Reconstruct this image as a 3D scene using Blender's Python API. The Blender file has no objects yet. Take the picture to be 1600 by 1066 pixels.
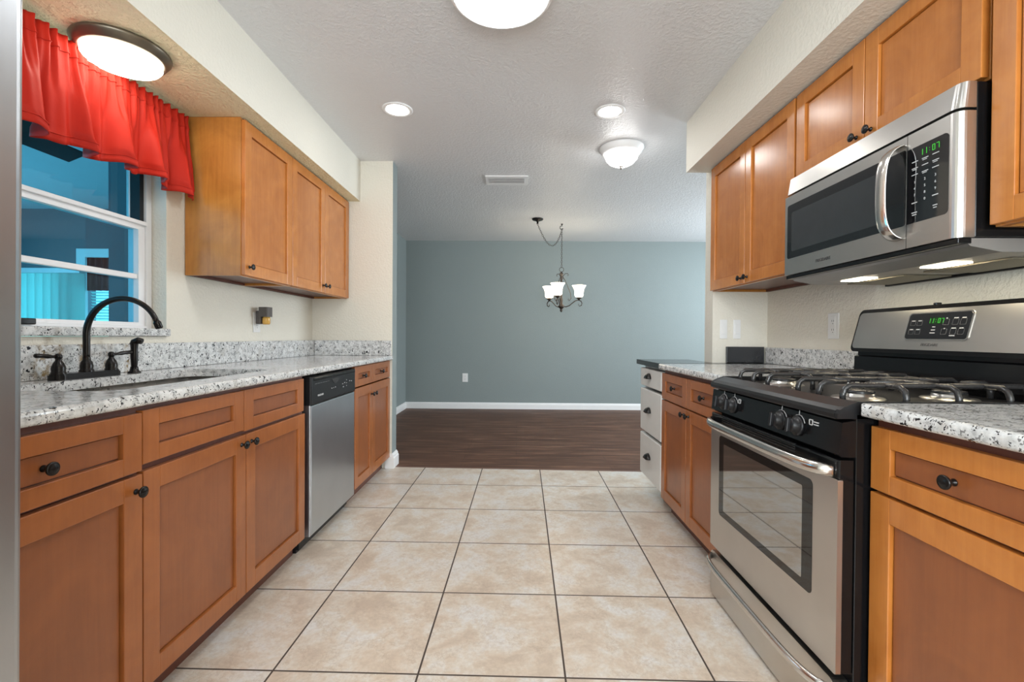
import bpy, bmesh, math, random
import numpy as np
from mathutils import Vector, Matrix
from mathutils.geometry import tessellate_polygon

SC = bpy.context.scene
COL = SC.collection
PI = math.pi
random.seed(7)

# ------------------------------------------------------------------ camera
def camera():
    f, yaw, pitch, roll = 720.56, -0.01093, -0.00974, 0.00651
    cy, sy, cp, sp = math.cos(yaw), math.sin(yaw), math.cos(pitch), math.sin(pitch)
    fwd = Vector((sy*cp, cy*cp, sp)); right = Vector((cy, -sy, 0)); up = right.cross(fwd)
    r2 = right*math.cos(roll) + up*math.sin(roll); u2 = up*math.cos(roll) - right*math.sin(roll)
    cam = bpy.data.cameras.new('camera'); cam.sensor_fit = 'HORIZONTAL'; cam.sensor_width = 36
    cam.lens = f/1600*36; cam.clip_start = 0.02; cam.clip_end = 100
    o = bpy.data.objects.new('camera', cam); COL.objects.link(o)
    M = Matrix((r2, u2, -fwd)).transposed().to_4x4(); M.translation = Vector((0, 0, 1.055))
    o.matrix_world = M; SC.camera = o
camera()

# ------------------------------------------------------------------ world, exposure, large lights
W = bpy.data.worlds.new('world'); SC.world = W; W.use_nodes = True
W.node_tree.nodes['Background'].inputs['Color'].default_value = (0.75, 0.88, 1.0, 1)
W.node_tree.nodes['Background'].inputs['Strength'].default_value = 1.2
SC.view_settings.view_transform = 'Standard'; SC.view_settings.look = 'None'
SC.view_settings.exposure = 1.13; SC.view_settings.gamma = 1.0
SC.view_settings.use_curve_mapping = False
SC.cycles.use_denoising = True
SC.cycles.max_bounces = 10; SC.cycles.diffuse_bounces = 5; SC.cycles.glossy_bounces = 5
SC.cycles.transparent_max_bounces = 12; SC.cycles.sample_clamp_indirect = 6

def area(name, loc, rot, sx, sy, power, col):
    l = bpy.data.lights.new(name, 'AREA'); l.shape = 'RECTANGLE'; l.size = sx; l.size_y = sy
    l.energy = power; l.color = col
    o = bpy.data.objects.new(name, l); COL.objects.link(o); o.location = loc; o.rotation_euler = rot
    return o
# daylight through the dining-room window and the far sunroom glazing, plus two added fills
area('fill_behind_camera', (0.0, -2.36, 1.45), (PI/2, 0, 0), 2.4, 1.5, 66, (0.90, 0.96, 1.0))  # unseen fill lamp added behind the camera to brighten the kitchen
area('daylight_dining_window', (3.9, 5.0, 1.5), (PI/2, 0, PI/2), 1.8, 1.5, 55, (0.84, 0.94, 1.0))
area('fill_sunroom_side', (-6.15, 2.4, 1.3), (PI/2, 0, -PI/2), 2.2, 1.4, 42, (0.85, 0.95, 1.0))  # fill lamp added to brighten the sunroom ceiling; this wall has no window
area('daylight_sunroom_far', (-5.2, 5.45, 1.3), (-PI/2, 0, 0), 2.4, 1.6, 16, (0.85, 0.95, 1.0))

E_DOME, E_CAN, E_SINK, E_DOME2, E_CHAND, E_HOOD = 18, 22, 5.5, 7, 4.5, 15

# ------------------------------------------------------------------ node helpers
def new_mat(name):
    m = bpy.data.materials.new(name); m.use_nodes = True
    nt = m.node_tree; b = nt.nodes['Principled BSDF']
    return m, nt, b
def N(nt, t, **kw):
    n = nt.nodes.new(t)
    for k, v in kw.items():
        if k in n.inputs: n.inputs[k].default_value = v
        else: setattr(n, k, v)
    return n
def L(nt, a, b): nt.links.new(a, b)
def c4(c): return (c[0], c[1], c[2], 1)
def coords(nt, scale=(1, 1, 1), which='Object', rot=(0, 0, 0), loc=(0, 0, 0)):
    tc = N(nt, 'ShaderNodeTexCoord'); mp = N(nt, 'ShaderNodeMapping')
    mp.inputs['Scale'].default_value = scale; mp.inputs['Rotation'].default_value = rot; mp.inputs['Location'].default_value = loc
    L(nt, tc.outputs[which], mp.inputs['Vector']); return mp.outputs['Vector']
def ramp(nt, src, stops, interp='LINEAR'):
    r = N(nt, 'ShaderNodeValToRGB'); cr = r.color_ramp; cr.interpolation = interp
    while len(cr.elements) < len(stops): cr.elements.new(0.5)
    for e, (p, c) in zip(cr.elements, stops): e.position = p; e.color = c4(c) if len(c) == 3 else c
    L(nt, src, r.inputs['Fac']); return r.outputs['Color']
def mix(nt, fac, a, b, mode='MIX'):
    m = N(nt, 'ShaderNodeMix', data_type='RGBA', blend_type=mode)
    if hasattr(fac, 'links') or hasattr(fac, 'is_linked'): L(nt, fac, m.inputs[0])
    else: m.inputs[0].default_value = fac
    for v, i in ((a, 6), (b, 7)):
        if isinstance(v, (tuple, list)): m.inputs[i].default_value = c4(v)
        else: L(nt, v, m.inputs[i])
    return m.outputs[2]
def noise(nt, vec, scale, detail=3, rough=0.5, dist=0.0):
    n = N(nt, 'ShaderNodeTexNoise'); n.inputs['Scale'].default_value = scale; n.inputs['Detail'].default_value = detail
    n.inputs['Roughness'].default_value = rough; n.inputs['Distortion'].default_value = dist
    L(nt, vec, n.inputs['Vector']); return n.outputs['Fac']
def bump(nt, b, h, strength, dist=0.01):
    n = N(nt, 'ShaderNodeBump'); n.inputs['Strength'].default_value = strength; n.inputs['Distance'].default_value = dist
    L(nt, h, n.inputs['Height']); L(nt, n.outputs['Normal'], b.inputs['Normal'])
def maths(nt, op, a, b=None, clamp=False):
    n = N(nt, 'ShaderNodeMath', operation=op); n.use_clamp = clamp
    for v, i in ((a, 0), (b, 1)):
        if v is None: continue
        if isinstance(v, (int, float)): n.inputs[i].default_value = v
        else: L(nt, v, n.inputs[i])
    return n.outputs[0]

def plain(name, col, rough=0.5, metal=0.0, spec=0.5, var=0.06, vscale=18, bumpy=0.0, coat=0.0):
    m, nt, b = new_mat(name)
    v = coords(nt)
    f = noise(nt, v, vscale)
    c = mix(nt, f, tuple(x*(1-var) for x in col), tuple(min(1, x*(1+var)) for x in col))
    L(nt, c, b.inputs['Base Color']); b.inputs['Roughness'].default_value = rough
    b.inputs['Metallic'].default_value = metal; b.inputs['Specular IOR Level'].default_value = spec
    if coat: b.inputs['Coat Weight'].default_value = coat; b.inputs['Coat Roughness'].default_value = 0.12
    if bumpy: bump(nt, b, noise(nt, v, 160, 2), bumpy, 0.004)
    return m
def paint(name, col, scale=120, strength=0.25, rough=0.6, dist=0.006, spec=0.3):
    m, nt, b = new_mat(name); v = coords(nt)
    big = noise(nt, v, 2.0, 3)
    L(nt, mix(nt, big, tuple(x*0.97 for x in col), tuple(min(1, x*1.02) for x in col)), b.inputs['Base Color'])
    b.inputs['Roughness'].default_value = rough; b.inputs['Specular IOR Level'].default_value = spec
    n1 = noise(nt, v, scale, 4, 0.55)
    h = ramp(nt, n1, [(0.42, (0, 0, 0)), (0.62, (1, 1, 1))])
    bump(nt, b, h, strength, dist)
    return m
def wood(name, dark, lite, rough=0.32):
    m, nt, b = new_mat(name)
    v = coords(nt, (60, 60, 3.5)); grain = noise(nt, v, 1.0, 4, 0.6, 0.6)
    blotch = noise(nt, coords(nt), 5.5, 4, 0.6, 0.8)
    f = maths(nt, 'ADD', maths(nt, 'MULTIPLY', grain, 0.35), maths(nt, 'MULTIPLY', blotch, 0.65))
    c = ramp(nt, f, [(0.3, dark), (0.68, lite)])
    L(nt, c, b.inputs['Base Color']); b.inputs['Roughness'].default_value = rough
    b.inputs['Coat Weight'].default_value = 0.25; b.inputs['Coat Roughness'].default_value = 0.2
    bump(nt, b, grain, 0.04, 0.003)
    return m
def granite(name, stain=False):
    m, nt, b = new_mat(name); v = coords(nt)
    n1 = noise(nt, v, 42, 5, 0.65)
    c = ramp(nt, n1, [(0.33, (0.36, 0.365, 0.37)), (0.45, (0.58, 0.59, 0.59)), (0.60, (0.74, 0.745, 0.74))])
    n2 = noise(nt, v, 17, 3, 0.6)
    c = mix(nt, ramp(nt, n2, [(0.57, (0, 0, 0)), (0.70, (1, 1, 1))]), c, (0.52, 0.51, 0.49))
    def specks(scale, thr, wthr, col, c):
        vo = N(nt, 'ShaderNodeTexVoronoi'); vo.inputs['Scale'].default_value = scale
        dv = mix(nt, 0.06, v, noise3(nt, v, 60))
        L(nt, dv, vo.inputs['Vector'])
        inside = maths(nt, 'LESS_THAN', vo.outputs['Distance'], thr)
        sp = N(nt, 'ShaderNodeSeparateColor'); L(nt, vo.outputs['Color'], sp.inputs[0])
        some = maths(nt, 'LESS_THAN', sp.outputs[0], wthr)
        return mix(nt, maths(nt, 'MULTIPLY', inside, some), c, col)
    c = specks(75, 0.40, 0.24, (0.22, 0.22, 0.22), c)
    c = specks(46, 0.33, 0.20, (0.02, 0.02, 0.024), c)
    c = specks(120, 0.40, 0.22, (0.03, 0.03, 0.034), c)
    if stain:
        sx = N(nt, 'ShaderNodeSeparateXYZ'); L(nt, v, sx.inputs[0])
        st = None
        for yc, w in ((1.545, 0.05), (1.605, 0.022), (1.685, 0.016), (1.778, 0.024), (1.885, 0.022)):
            d = maths(nt, 'ABSOLUTE', maths(nt, 'SUBTRACT', sx.outputs['Y'], yc))
            g = maths(nt, 'SUBTRACT', 1.0, maths(nt, 'DIVIDE', d, w), True)
            st = g if st is None else maths(nt, 'MAXIMUM', st, g)
        g2 = maths(nt, 'MULTIPLY', st, ramp(nt, noise(nt, coords(nt, (1, 1, 0.7)), 38, 5, 0.7), [(0.44, (0, 0, 0)), (0.60, (1, 1, 1))]))
        c = mix(nt, maths(nt, 'MULTIPLY', g2, 1.15, True), c, (0.27, 0.19, 0.09))
    L(nt, c, b.inputs['Base Color']); b.inputs['Roughness'].default_value = 0.12
    return m
def noise3(nt, vec, scale):
    n = N(nt, 'ShaderNodeTexNoise'); n.inputs['Scale'].default_value = scale; L(nt, vec, n.inputs['Vector']); return n.outputs['Color']
def steel(name, col=(0.56, 0.55, 0.53), rough=0.3, brush=(400, 3, 400), bs=0.03):
    m, nt, b = new_mat(name)
    v = coords(nt, brush); n1 = noise(nt, v, 1.0, 3, 0.6)
    big = noise(nt, coords(nt), 6, 3)
    L(nt, mix(nt, big, tuple(x*0.9 for x in col), tuple(min(1, x*1.08) for x in col)), b.inputs['Base Color'])
    b.inputs['Metallic'].default_value = 1.0
    r = N(nt, 'ShaderNodeMapRange'); r.inputs['To Min'].default_value = rough*0.85; r.inputs['To Max'].default_value = rough*1.2
    L(nt, n1, r.inputs['Value']); L(nt, r.outputs[0], b.inputs['Roughness'])
    bump(nt, b, n1, bs, 0.001)
    return m
def emis(name, col, strength, shade=0.0):
    m, nt, b = new_mat(name)
    b.inputs['Base Color'].default_value = c4((0.9, 0.9, 0.88)); b.inputs['Roughness'].default_value = 0.35
    b.inputs['Emission Color'].default_value = c4(col); b.inputs['Emission Strength'].default_value = strength
    return m
def glass_pane(name, tint, ior=1.5):
    m, nt, b = new_mat(name); nt.nodes.remove(b)
    out = nt.nodes['Material Output']
    t = N(nt, 'ShaderNodeBsdfTransparent'); t.inputs['Color'].default_value = c4(tint)
    g = N(nt, 'ShaderNodeBsdfGlossy'); g.inputs['Roughness'].default_value = 0.02
    fr = N(nt, 'ShaderNodeFresnel'); fr.inputs['IOR'].default_value = ior
    ge = N(nt, 'ShaderNodeNewGeometry'); fac = maths(nt, 'MULTIPLY', fr.outputs[0], maths(nt, 'SUBTRACT', 1.0, ge.outputs['Backfacing']))
    mx = N(nt, 'ShaderNodeMixShader'); L(nt, fac, mx.inputs[0]); L(nt, t.outputs[0], mx.inputs[1]); L(nt, g.outputs[0], mx.inputs[2])
    L(nt, mx.outputs[0], out.inputs['Surface']); return m

# ------------------------------------------------------------------ materials
M = {}
M['cream'] = paint('cream_wall_paint', (0.76, 0.725, 0.635), 70, 0.30)
M['cream2'] = paint('cream_soffit_paint', (0.72, 0.70, 0.625), 60, 0.16)
M['teal'] = paint('blue_grey_wall_paint', (0.245, 0.285, 0.284), 90, 0.12)
M['ceil'] = paint('white_knockdown_ceiling', (0.70, 0.70, 0.71), 60, 0.34, 0.32, 0.005, 0.5)
M['soffit_under'] = paint('textured_lamp_glow_underside', (0.86, 0.80, 0.54), 55, 0.6, 0.5, 0.012)  # glow of the sink lamp is put into this brighter, yellower colour
M['trim'] = plain('white_trim_paint', (0.82, 0.82, 0.82), 0.35, var=0.02)
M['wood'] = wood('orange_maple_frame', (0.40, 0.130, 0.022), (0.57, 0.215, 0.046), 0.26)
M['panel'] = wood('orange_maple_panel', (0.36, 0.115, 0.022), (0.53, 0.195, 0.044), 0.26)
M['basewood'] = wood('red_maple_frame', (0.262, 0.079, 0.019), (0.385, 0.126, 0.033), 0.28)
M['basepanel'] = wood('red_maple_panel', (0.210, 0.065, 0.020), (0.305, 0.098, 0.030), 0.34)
M['sidewood'] = wood('golden_maple_veneer', (0.34, 0.125, 0.020), (0.56, 0.24, 0.048))
M['carcass'] = wood('dark_cherry_carcass', (0.085, 0.022, 0.012), (0.14, 0.040, 0.022), 0.45)
M['granite'] = granite('speckled_granite'); M['granite_stained'] = granite('speckled_granite_with_stains', True)
M['blackstone'] = plain('black_laminate', (0.012, 0.013, 0.015), 0.18, var=0.2)
M['steel'] = steel('brushed_stainless')
M['steel_v'] = steel('vertical_brushed_stainless', (0.50, 0.525, 0.55), 0.30, (400, 400, 3))
M['steel_warm'] = steel('range_stainless', (0.60, 0.57, 0.535), 0.30)
M['chrome'] = steel('polished_handle_metal', (0.66, 0.64, 0.61), 0.2, (60, 60, 60), 0.01)
M['sinksteel'] = steel('sink_steel', (0.50, 0.48, 0.45), 0.28, (60, 60, 60), 0.02)
M['black'] = plain('black_enamel', (0.006, 0.006, 0.0065), 0.14, var=0.2, spec=0.3)
M['satinblack'] = plain('satin_black_enamel', (0.010, 0.010, 0.011), 0.32, var=0.15, spec=0.4)
M['blackmatte'] = plain('black_plastic', (0.008, 0.008, 0.009), 0.38, var=0.2, spec=0.35)
M['iron'] = plain('cast_iron', (0.026, 0.025, 0.025), 0.26, var=0.3, vscale=60, bumpy=0.3)
M['blackglass'] = plain('black_glass', (0.006, 0.006, 0.007), 0.04, var=0.1, spec=0.9)
M['ovenglass'] = plain('oven_door_glass', (0.009, 0.009, 0.009), 0.03, var=0.1, spec=0.6)
M['oveninner'] = plain('oven_viewing_pane', (0.045, 0.040, 0.034), 0.03, var=0.15, spec=1.0)
M['oveninner'].node_tree.nodes['Principled BSDF'].inputs['IOR'].default_value = 2.9
M['mwscreen'] = plain('microwave_screen', (0.035, 0.038, 0.040), 0.10, var=0.1)
M['bronze'] = plain('oil_rubbed_bronze', (0.020, 0.018, 0.017), 0.26, metal=0.6, var=0.35, vscale=40)
M['bronze_rim'] = plain('antique_bronze_rim', (0.16, 0.135, 0.10), 0.35, metal=0.7, var=0.2)
M['chandmetal'] = plain('aged_bronze', (0.055, 0.042, 0.034), 0.4, metal=0.6, var=0.4, vscale=60)
M['whitecab'] = plain('white_cabinet_paint', (0.66, 0.66, 0.64), 0.35, var=0.03)
M['whiteplastic'] = plain('white_plastic', (0.78, 0.78, 0.77), 0.35, var=0.02)
M['vinyl'] = plain('white_window_vinyl', (0.80, 0.80, 0.81), 0.35, var=0.02)
M['darkslot'] = plain('dark_slot', (0.02, 0.02, 0.02), 0.6)
M['marking'] = plain('white_marking_ink', (0.50, 0.50, 0.50), 0.5)
M['logo'] = plain('grey_logo_ink', (0.045, 0.045, 0.047), 0.4)
M['faint'] = plain('faint_print', (.12, .12, .12), .5)
M['led'] = emis('green_led', (0.08, 0.9, 0.06), 0.3)
M['led'].node_tree.nodes['Principled BSDF'].inputs['Base Color'].default_value = (0.01, 0.06, 0.01, 1)
M['ledwin'] = plain('led_window', (0.01, 0.035, 0.008), 0.15)
M['dome'] = emis('lit_white_diffuser', (0.97, 0.985, 1.0), E_DOME)
M['can'] = emis('lit_recessed_lens', (1.0, 0.97, 0.92), E_CAN)
M['sinklamp'] = emis('lit_warm_diffuser', (1.0, 0.93, 0.78), E_SINK)
M['dome2'] = emis('lit_alabaster_glass', (1.0, 0.985, 0.96), E_DOME2)
M['shade'] = emis('lit_frosted_shade', (1.0, 0.86, 0.64), E_CHAND)
M['hoodlamp'] = emis('lit_hood_lens', (1.0, 0.86, 0.62), E_HOOD)
M['filter'] = plain('grease_filter_mesh', (0.22, 0.20, 0.15), 0.5, metal=0.6, var=0.4, vscale=300)
M['undergrey'] = plain('grey_hood_metal', (0.33, 0.32, 0.31), 0.4, metal=0.7)
M['winglass'] = glass_pane('teal_tinted_window_glass', (0.34, 0.72, 0.86))
M['amber'] = plain('amber_scented_oil', (0.62, 0.36, 0.08), 0.15)
M['greyplastic'] = plain('dark_grey_plastic', (0.10, 0.09, 0.085), 0.45)
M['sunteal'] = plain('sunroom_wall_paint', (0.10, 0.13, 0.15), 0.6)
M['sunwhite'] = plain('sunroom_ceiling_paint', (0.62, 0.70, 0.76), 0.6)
M['darkred'] = plain('dark_red_cloth', (0.10, 0.008, 0.010), 0.8)
def slatmat():
    m, nt, b = new_mat('translucent_blind_vinyl')
    b.inputs['Base Color'].default_value = (0.60, 0.76, 0.72, 1); b.inputs['Roughness'].default_value = 0.5
    t = N(nt, 'ShaderNodeBsdfTranslucent'); t.inputs['Color'].default_value = (0.6, 0.85, 0.78, 1)
    mx = N(nt, 'ShaderNodeMixShader'); mx.inputs[0].default_value = 0.5
    L(nt, b.outputs[0], mx.inputs[1]); L(nt, t.outputs[0], mx.inputs[2]); L(nt, mx.outputs[0], nt.nodes['Material Output'].inputs['Surface'])
    return m
M['slat'] = slatmat()
def cloth():
    m, nt, b = new_mat('red_satin_cloth'); v = coords(nt, (1, 1, 0.3))
    f = noise(nt, v, 30, 3)
    L(nt, mix(nt, f, (0.38, 0.014, 0.007), (0.52, 0.025, 0.011)), b.inputs['Base Color'])
    b.inputs['Roughness'].default_value = 0.55; b.inputs['Specular IOR Level'].default_value = 0.16
    bump(nt, b, noise(nt, coords(nt), 24, 4), 0.2, 0.006); return m
M['cloth'] = cloth()
def tilefloor():
    m, nt, b = new_mat('beige_ceramic_floor_tile')
    tc = N(nt, 'ShaderNodeTexCoord')
    mp = N(nt, 'ShaderNodeMapping'); mp.inputs['Rotation'].default_value = (0, 0, 0.01405); mp.inputs['Location'].default_value = (0.78016, -1.41983, 0)
    L(nt, tc.outputs['Object'], mp.inputs['Vector'])
    br = N(nt, 'ShaderNodeTexBrick'); br.offset = 0; br.squash = 1
    for k, val in (('Scale', 1.0), ('Mortar Size', 0.0034), ('Mortar Smooth', 0.15), ('Bias', 0.0), ('Brick Width', 0.45835), ('Row Height', 0.45835)):
        br.inputs[k].default_value = val
    br.inputs['Color1'].default_value = (0, 0, 0, 1); br.inputs['Color2'].default_value = (1, 1, 1, 1); br.inputs['Mortar'].default_value = (0.5, 0.5, 0.5, 1)
    L(nt, mp.outputs[0], br.inputs['Vector'])
    # every tile gets its own piece of the marbling
    off = N(nt, 'ShaderNodeVectorMath', operation='MULTIPLY_ADD'); L(nt, br.outputs['Color'], off.inputs[0])
    off.inputs[1].default_value = (9, 5, 3); L(nt, mp.outputs[0], off.inputs[2])
    n1 = noise(nt, off.outputs[0], 5.5, 9, 0.70, 0.25); n2 = noise(nt, off.outputs[0], 26, 6, 0.72, 0.2)
    c = ramp(nt, n1, [(0.37, (0.50, 0.405, 0.32)), (0.45, (0.60, 0.50, 0.40)), (0.52, (0.65, 0.595, 0.52)), (0.60, (0.67, 0.655, 0.63))])
    c = mix(nt, ramp(nt, n2, [(0.38, (1, 1, 1)), (0.52, (0, 0, 0))]), c, mix(nt, 0.60, (0.58, 0.46, 0.35), c))
    n3 = noise(nt, off.outputs[0], 75, 4, 0.7)
    c = mix(nt, ramp(nt, n3, [(0.40, (1, 1, 1)), (0.56, (0, 0, 0))]), c, mix(nt, 0.74, (0.42, 0.33, 0.25), c))
    vein = maths(nt, 'ABSOLUTE', maths(nt, 'SUBTRACT', noise(nt, off.outputs[0], 3.4, 7, 0.72, 0.2), 0.5))
    c = mix(nt, ramp(nt, vein, [(0.0, (1, 1, 1)), (0.012, (0, 0, 0))]), c, mix(nt, 0.62, (0.36, 0.26, 0.18), c))
    c = mix(nt, 0.10, c, mix(nt, br.outputs['Color'], (0.62, 0.53, 0.43), (0.82, 0.77, 0.70)))
    c = mix(nt, br.outputs['Fac'], c, (0.060, 0.042, 0.032))
    L(nt, c, b.inputs['Base Color'])
    r = N(nt, 'ShaderNodeMapRange'); r.inputs['To Min'].default_value = 0.28; r.inputs['To Max'].default_value = 0.8
    L(nt, br.outputs['Fac'], r.inputs['Value']); L(nt, r.outputs[0], b.inputs['Roughness'])
    h = maths(nt, 'ADD', maths(nt, 'MULTIPLY', maths(nt, 'SUBTRACT', 1.0, br.outputs['Fac']), 1.0), maths(nt, 'MULTIPLY', n2, 0.10))
    bump(nt, b, h, 0.35, 0.003)
    return m
M['tile'] = tilefloor()
def plankfloor():
    m, nt, b = new_mat('dark_brown_plank_floor')
    tc = N(nt, 'ShaderNodeTexCoord')
    br = N(nt, 'ShaderNodeTexBrick'); br.offset = 0.37; br.squash = 1
    for k, val in (('Scale', 1.0), ('Mortar Size', 0.0009), ('Mortar Smooth', 0.2), ('Brick Width', 1.22), ('Row Height', 0.152)): br.inputs[k].default_value = val
    br.inputs['Color1'].default_value = (0.0, 0, 0, 1); br.inputs['Color2'].default_value = (1, 1, 1, 1)
    L(nt, tc.outputs['Object'], br.inputs['Vector'])
    n1 = noise(nt, coords(nt, (1.6, 22, 1)), 1.0, 7, 0.7, 0.5)
    c = ramp(nt, n1, [(0.3, (0.045, 0.018, 0.010)), (0.5, (0.105, 0.047, 0.027)), (0.66, (0.25, 0.13, 0.080))])
    c = mix(nt, 0.2, c, mix(nt, br.outputs['Color'], (0.055, 0.028, 0.019), (0.13, 0.072, 0.05)))
    c = mix(nt, br.outputs['Fac'], c, (0.03, 0.018, 0.012))
    L(nt, c, b.inputs['Base Color']); b.inputs['Roughness'].default_value = 0.5; b.inputs['Specular IOR Level'].default_value = 0.25
    bump(nt, b, n1, 0.08, 0.003); return m
M['plank'] = plankfloor()

# ------------------------------------------------------------------ mesh builder
class MB:
    def __init__(s): s.bm = bmesh.new(); s.mats = []
    def mi(s, m):
        if m not in s.mats: s.mats.append(m)
        return s.mats.index(m)
    def merge(s, t, mat, smooth=False):
        k = s.mi(mat)
        vm = {v: s.bm.verts.new(v.co) for v in t.verts}
        for f in t.faces:
            try: g = s.bm.faces.new([vm[v] for v in f.verts])
            except ValueError: continue
            g.material_index = k; g.smooth = smooth or f.smooth
        t.free()
    def box(s, x0, x1, y0, y1, z0, z1, mat, bev=0.0, seg=2, xf=None):
        t = bmesh.new(); x0, x1 = min(x0, x1), max(x0, x1)
        bmesh.ops.create_cube(t, size=1)
        for v in t.verts: v.co = Vector(((x0+x1)/2+v.co.x*(x1-x0), (y0+y1)/2+v.co.y*(y1-y0), (z0+z1)/2+v.co.z*(z1-z0)))
        if bev:
            bmesh.ops.bevel(t, geom=t.edges[:], offset=min(bev, 0.49*min(x1-x0, y1-y0, z1-z0)), segments=seg, profile=0.5, affect='EDGES')
        if xf is not None: bmesh.ops.transform(t, matrix=xf, verts=t.verts)
        s.merge(t, mat); return s
    def boxe(s, x0, x1, y0, y1, z0, z1, mat, bev, pick, seg=4):
        """box with only some edges rounded: pick(edge midpoint in -1..1, direction) -> bool"""
        t = bmesh.new(); bmesh.ops.create_cube(t, size=2)
        es = [e for e in t.edges if pick((e.verts[0].co+e.verts[1].co)/2, e.verts[1].co-e.verts[0].co)]
        for v in t.verts: v.co = Vector(((x0+x1)/2+v.co.x*(x1-x0)/2, (y0+y1)/2+v.co.y*(y1-y0)/2, (z0+z1)/2+v.co.z*(z1-z0)/2))
        if es: bmesh.ops.bevel(t, geom=es, offset=bev, segments=seg, profile=0.5, affect='EDGES')
        s.merge(t, mat); return s
    def lathe(s, prof, mat, origin=(0, 0, 0), axis='Z', seg=28, smooth=True, xf=None):
        """prof: list of (radius, height)"""
        t = bmesh.new(); rings = []
        for r, h in prof:
            if r < 1e-6: rings.append([t.verts.new((0, 0, h))])
            else: rings.append([t.verts.new((r*math.cos(2*PI*i/seg), r*math.sin(2*PI*i/seg), h)) for i in range(seg)])
        for a, b in zip(rings, rings[1:]):
            for i in range(seg):
                j = (i+1) % seg
                if len(a) == 1 and len(b) == 1: continue
                if len(a) == 1: t.faces.new((a[0], b[j], b[i]))
                elif len(b) == 1: t.faces.new((a[i], a[j], b[0]))
                else: t.faces.new((a[i], a[j], b[j], b[i]))
        bmesh.ops.recalc_face_normals(t, faces=t.faces)
        R = {'Z': Matrix.Identity(4), 'X': Matrix.Rotation(PI/2, 4, 'Y'), '-X': Matrix.Rotation(-PI/2, 4, 'Y'),
             'Y': Matrix.Rotation(-PI/2, 4, 'X'), '-Y': Matrix.Rotation(PI/2, 4, 'X'), '-Z': Matrix.Rotation(PI, 4, 'X')}[axis]
        bmesh.ops.transform(t, matrix=Matrix.Translation(origin) @ R, verts=t.verts)
        if xf is not None: bmesh.ops.transform(t, matrix=xf, verts=t.verts)
        s.merge(t, mat, smooth); return s
    def tube(s, pts, r, mat, seg=10, closed=False, cap=True, flat=None):
        """sweep a circle (or an ellipse: r=(a,b)) along points; flat = fixed side vector for ribbons"""
        t = bmesh.new(); P = [Vector(p) for p in pts]; n = len(P); rings = []
        prev = None
        for i, p in enumerate(P):
            a = P[(i-1) % n] if (closed or i > 0) else p; b = P[(i+1) % n] if (closed or i < n-1) else p
            d = (b-a).normalized()
            if flat is not None: u = Vector(flat); u = (u-d*u.dot(d)).normalized()
            elif prev is None:
                u = d.cross(Vector((0, 0, 1)))
                if u.length < 1e-3: u = d.cross(Vector((0, 1, 0)))
                u.normalize()
            else: u = (prev-d*prev.dot(d)).normalized()
            prev = u; w = d.cross(u)
            rr = r[i] if isinstance(r, list) else r
            ra, rb = rr if isinstance(rr, tuple) else (rr, rr)
            if flat is not None and seg == 4:
                rings.append([t.verts.new(p+u*ra*sx+w*rb*sy) for sx, sy in ((1, 1), (-1, 1), (-1, -1), (1, -1))])
            else:
                rings.append([t.verts.new(p+u*ra*math.cos(2*PI*k/seg)+w*rb*math.sin(2*PI*k/seg)) for k in range(seg)])
        m = n if closed else n-1
        for i in range(m):
            a, b = rings[i], rings[(i+1) % n]
            for k in range(seg): t.faces.new((a[k], a[(k+1) % seg], b[(k+1) % seg], b[k]))
        if cap and not closed:
            t.faces.new(rings[0][::-1]); t.faces.new(rings[-1])
        bmesh.ops.recalc_face_normals(t, faces=t.faces)
        s.merge(t, mat, seg != 4); return s
    def plate(s, outer, holes, c0, c1, mat, axis='z', bev=0.0):
        """extrude a 2-D outline with holes; axis z: (u,v)=(x,y); x: (u,v)=(y,z); y: (u,v)=(x,z)"""
        t = bmesh.new(); loops = [outer]+holes
        flat = [p for l in loops for p in l]
        tris = tessellate_polygon([[Vector((p[0], p[1], 0)) for p in l] for l in loops])
        def P(u, v, c): return {'z': (u, v, c), 'x': (c, u, v), 'y': (u, c, v)}[axis]
        A = [t.verts.new(P(p[0], p[1], c0)) for p in flat]; B = [t.verts.new(P(p[0], p[1], c1)) for p in flat]
        for a, b, c in tris:
            t.faces.new((A[a], A[b], A[c])); t.faces.new((B[c], B[b], B[a]))
        k = 0
        for l in loops:
            n = len(l)
            for i in range(n): t.faces.new((A[k+i], A[k+(i+1) % n], B[k+(i+1) % n], B[k+i]))
            k += n
        bmesh.ops.recalc_face_normals(t, faces=t.faces)
        s.merge(t, mat); return s
    def prism(s, poly, y0, y1, mat, smooth=False):
        """extrude an (x,z) outline along y"""
        return s.plate(poly, [], y0, y1, mat, 'y')
    def mesh(s, verts, faces, mat, smooth=False):
        t = bmesh.new(); V = [t.verts.new(v) for v in verts]
        for f in faces: t.faces.new([V[i] for i in f])
        bmesh.ops.recalc_face_normals(t, faces=t.faces)
        s.merge(t, mat, smooth); return s
    def text(s, txt, size, mat, pos, read, up, thick=0.0005, align='CENTER', xs=1.0):
        cu = bpy.data.curves.new('lettering', 'FONT'); cu.body = txt; cu.size = size; cu.extrude = thick; cu.align_x = align; cu.align_y = 'CENTER'
        cu.resolution_u = 2
        o = bpy.data.objects.new('lettering', cu); me = bpy.data.meshes.new_from_object(o)
        t = bmesh.new(); t.from_mesh(me)
        r, u = Vector(read), Vector(up); n = r.cross(u)
        X = Matrix((r*xs, u, n)).transposed().to_4x4(); X.translation = Vector(pos)
        bmesh.ops.transform(t, matrix=X, verts=t.verts)
        s.merge(t, mat)
        bpy.data.objects.remove(o); bpy.data.curves.remove(cu); bpy.data.meshes.remove(me); return s

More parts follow.
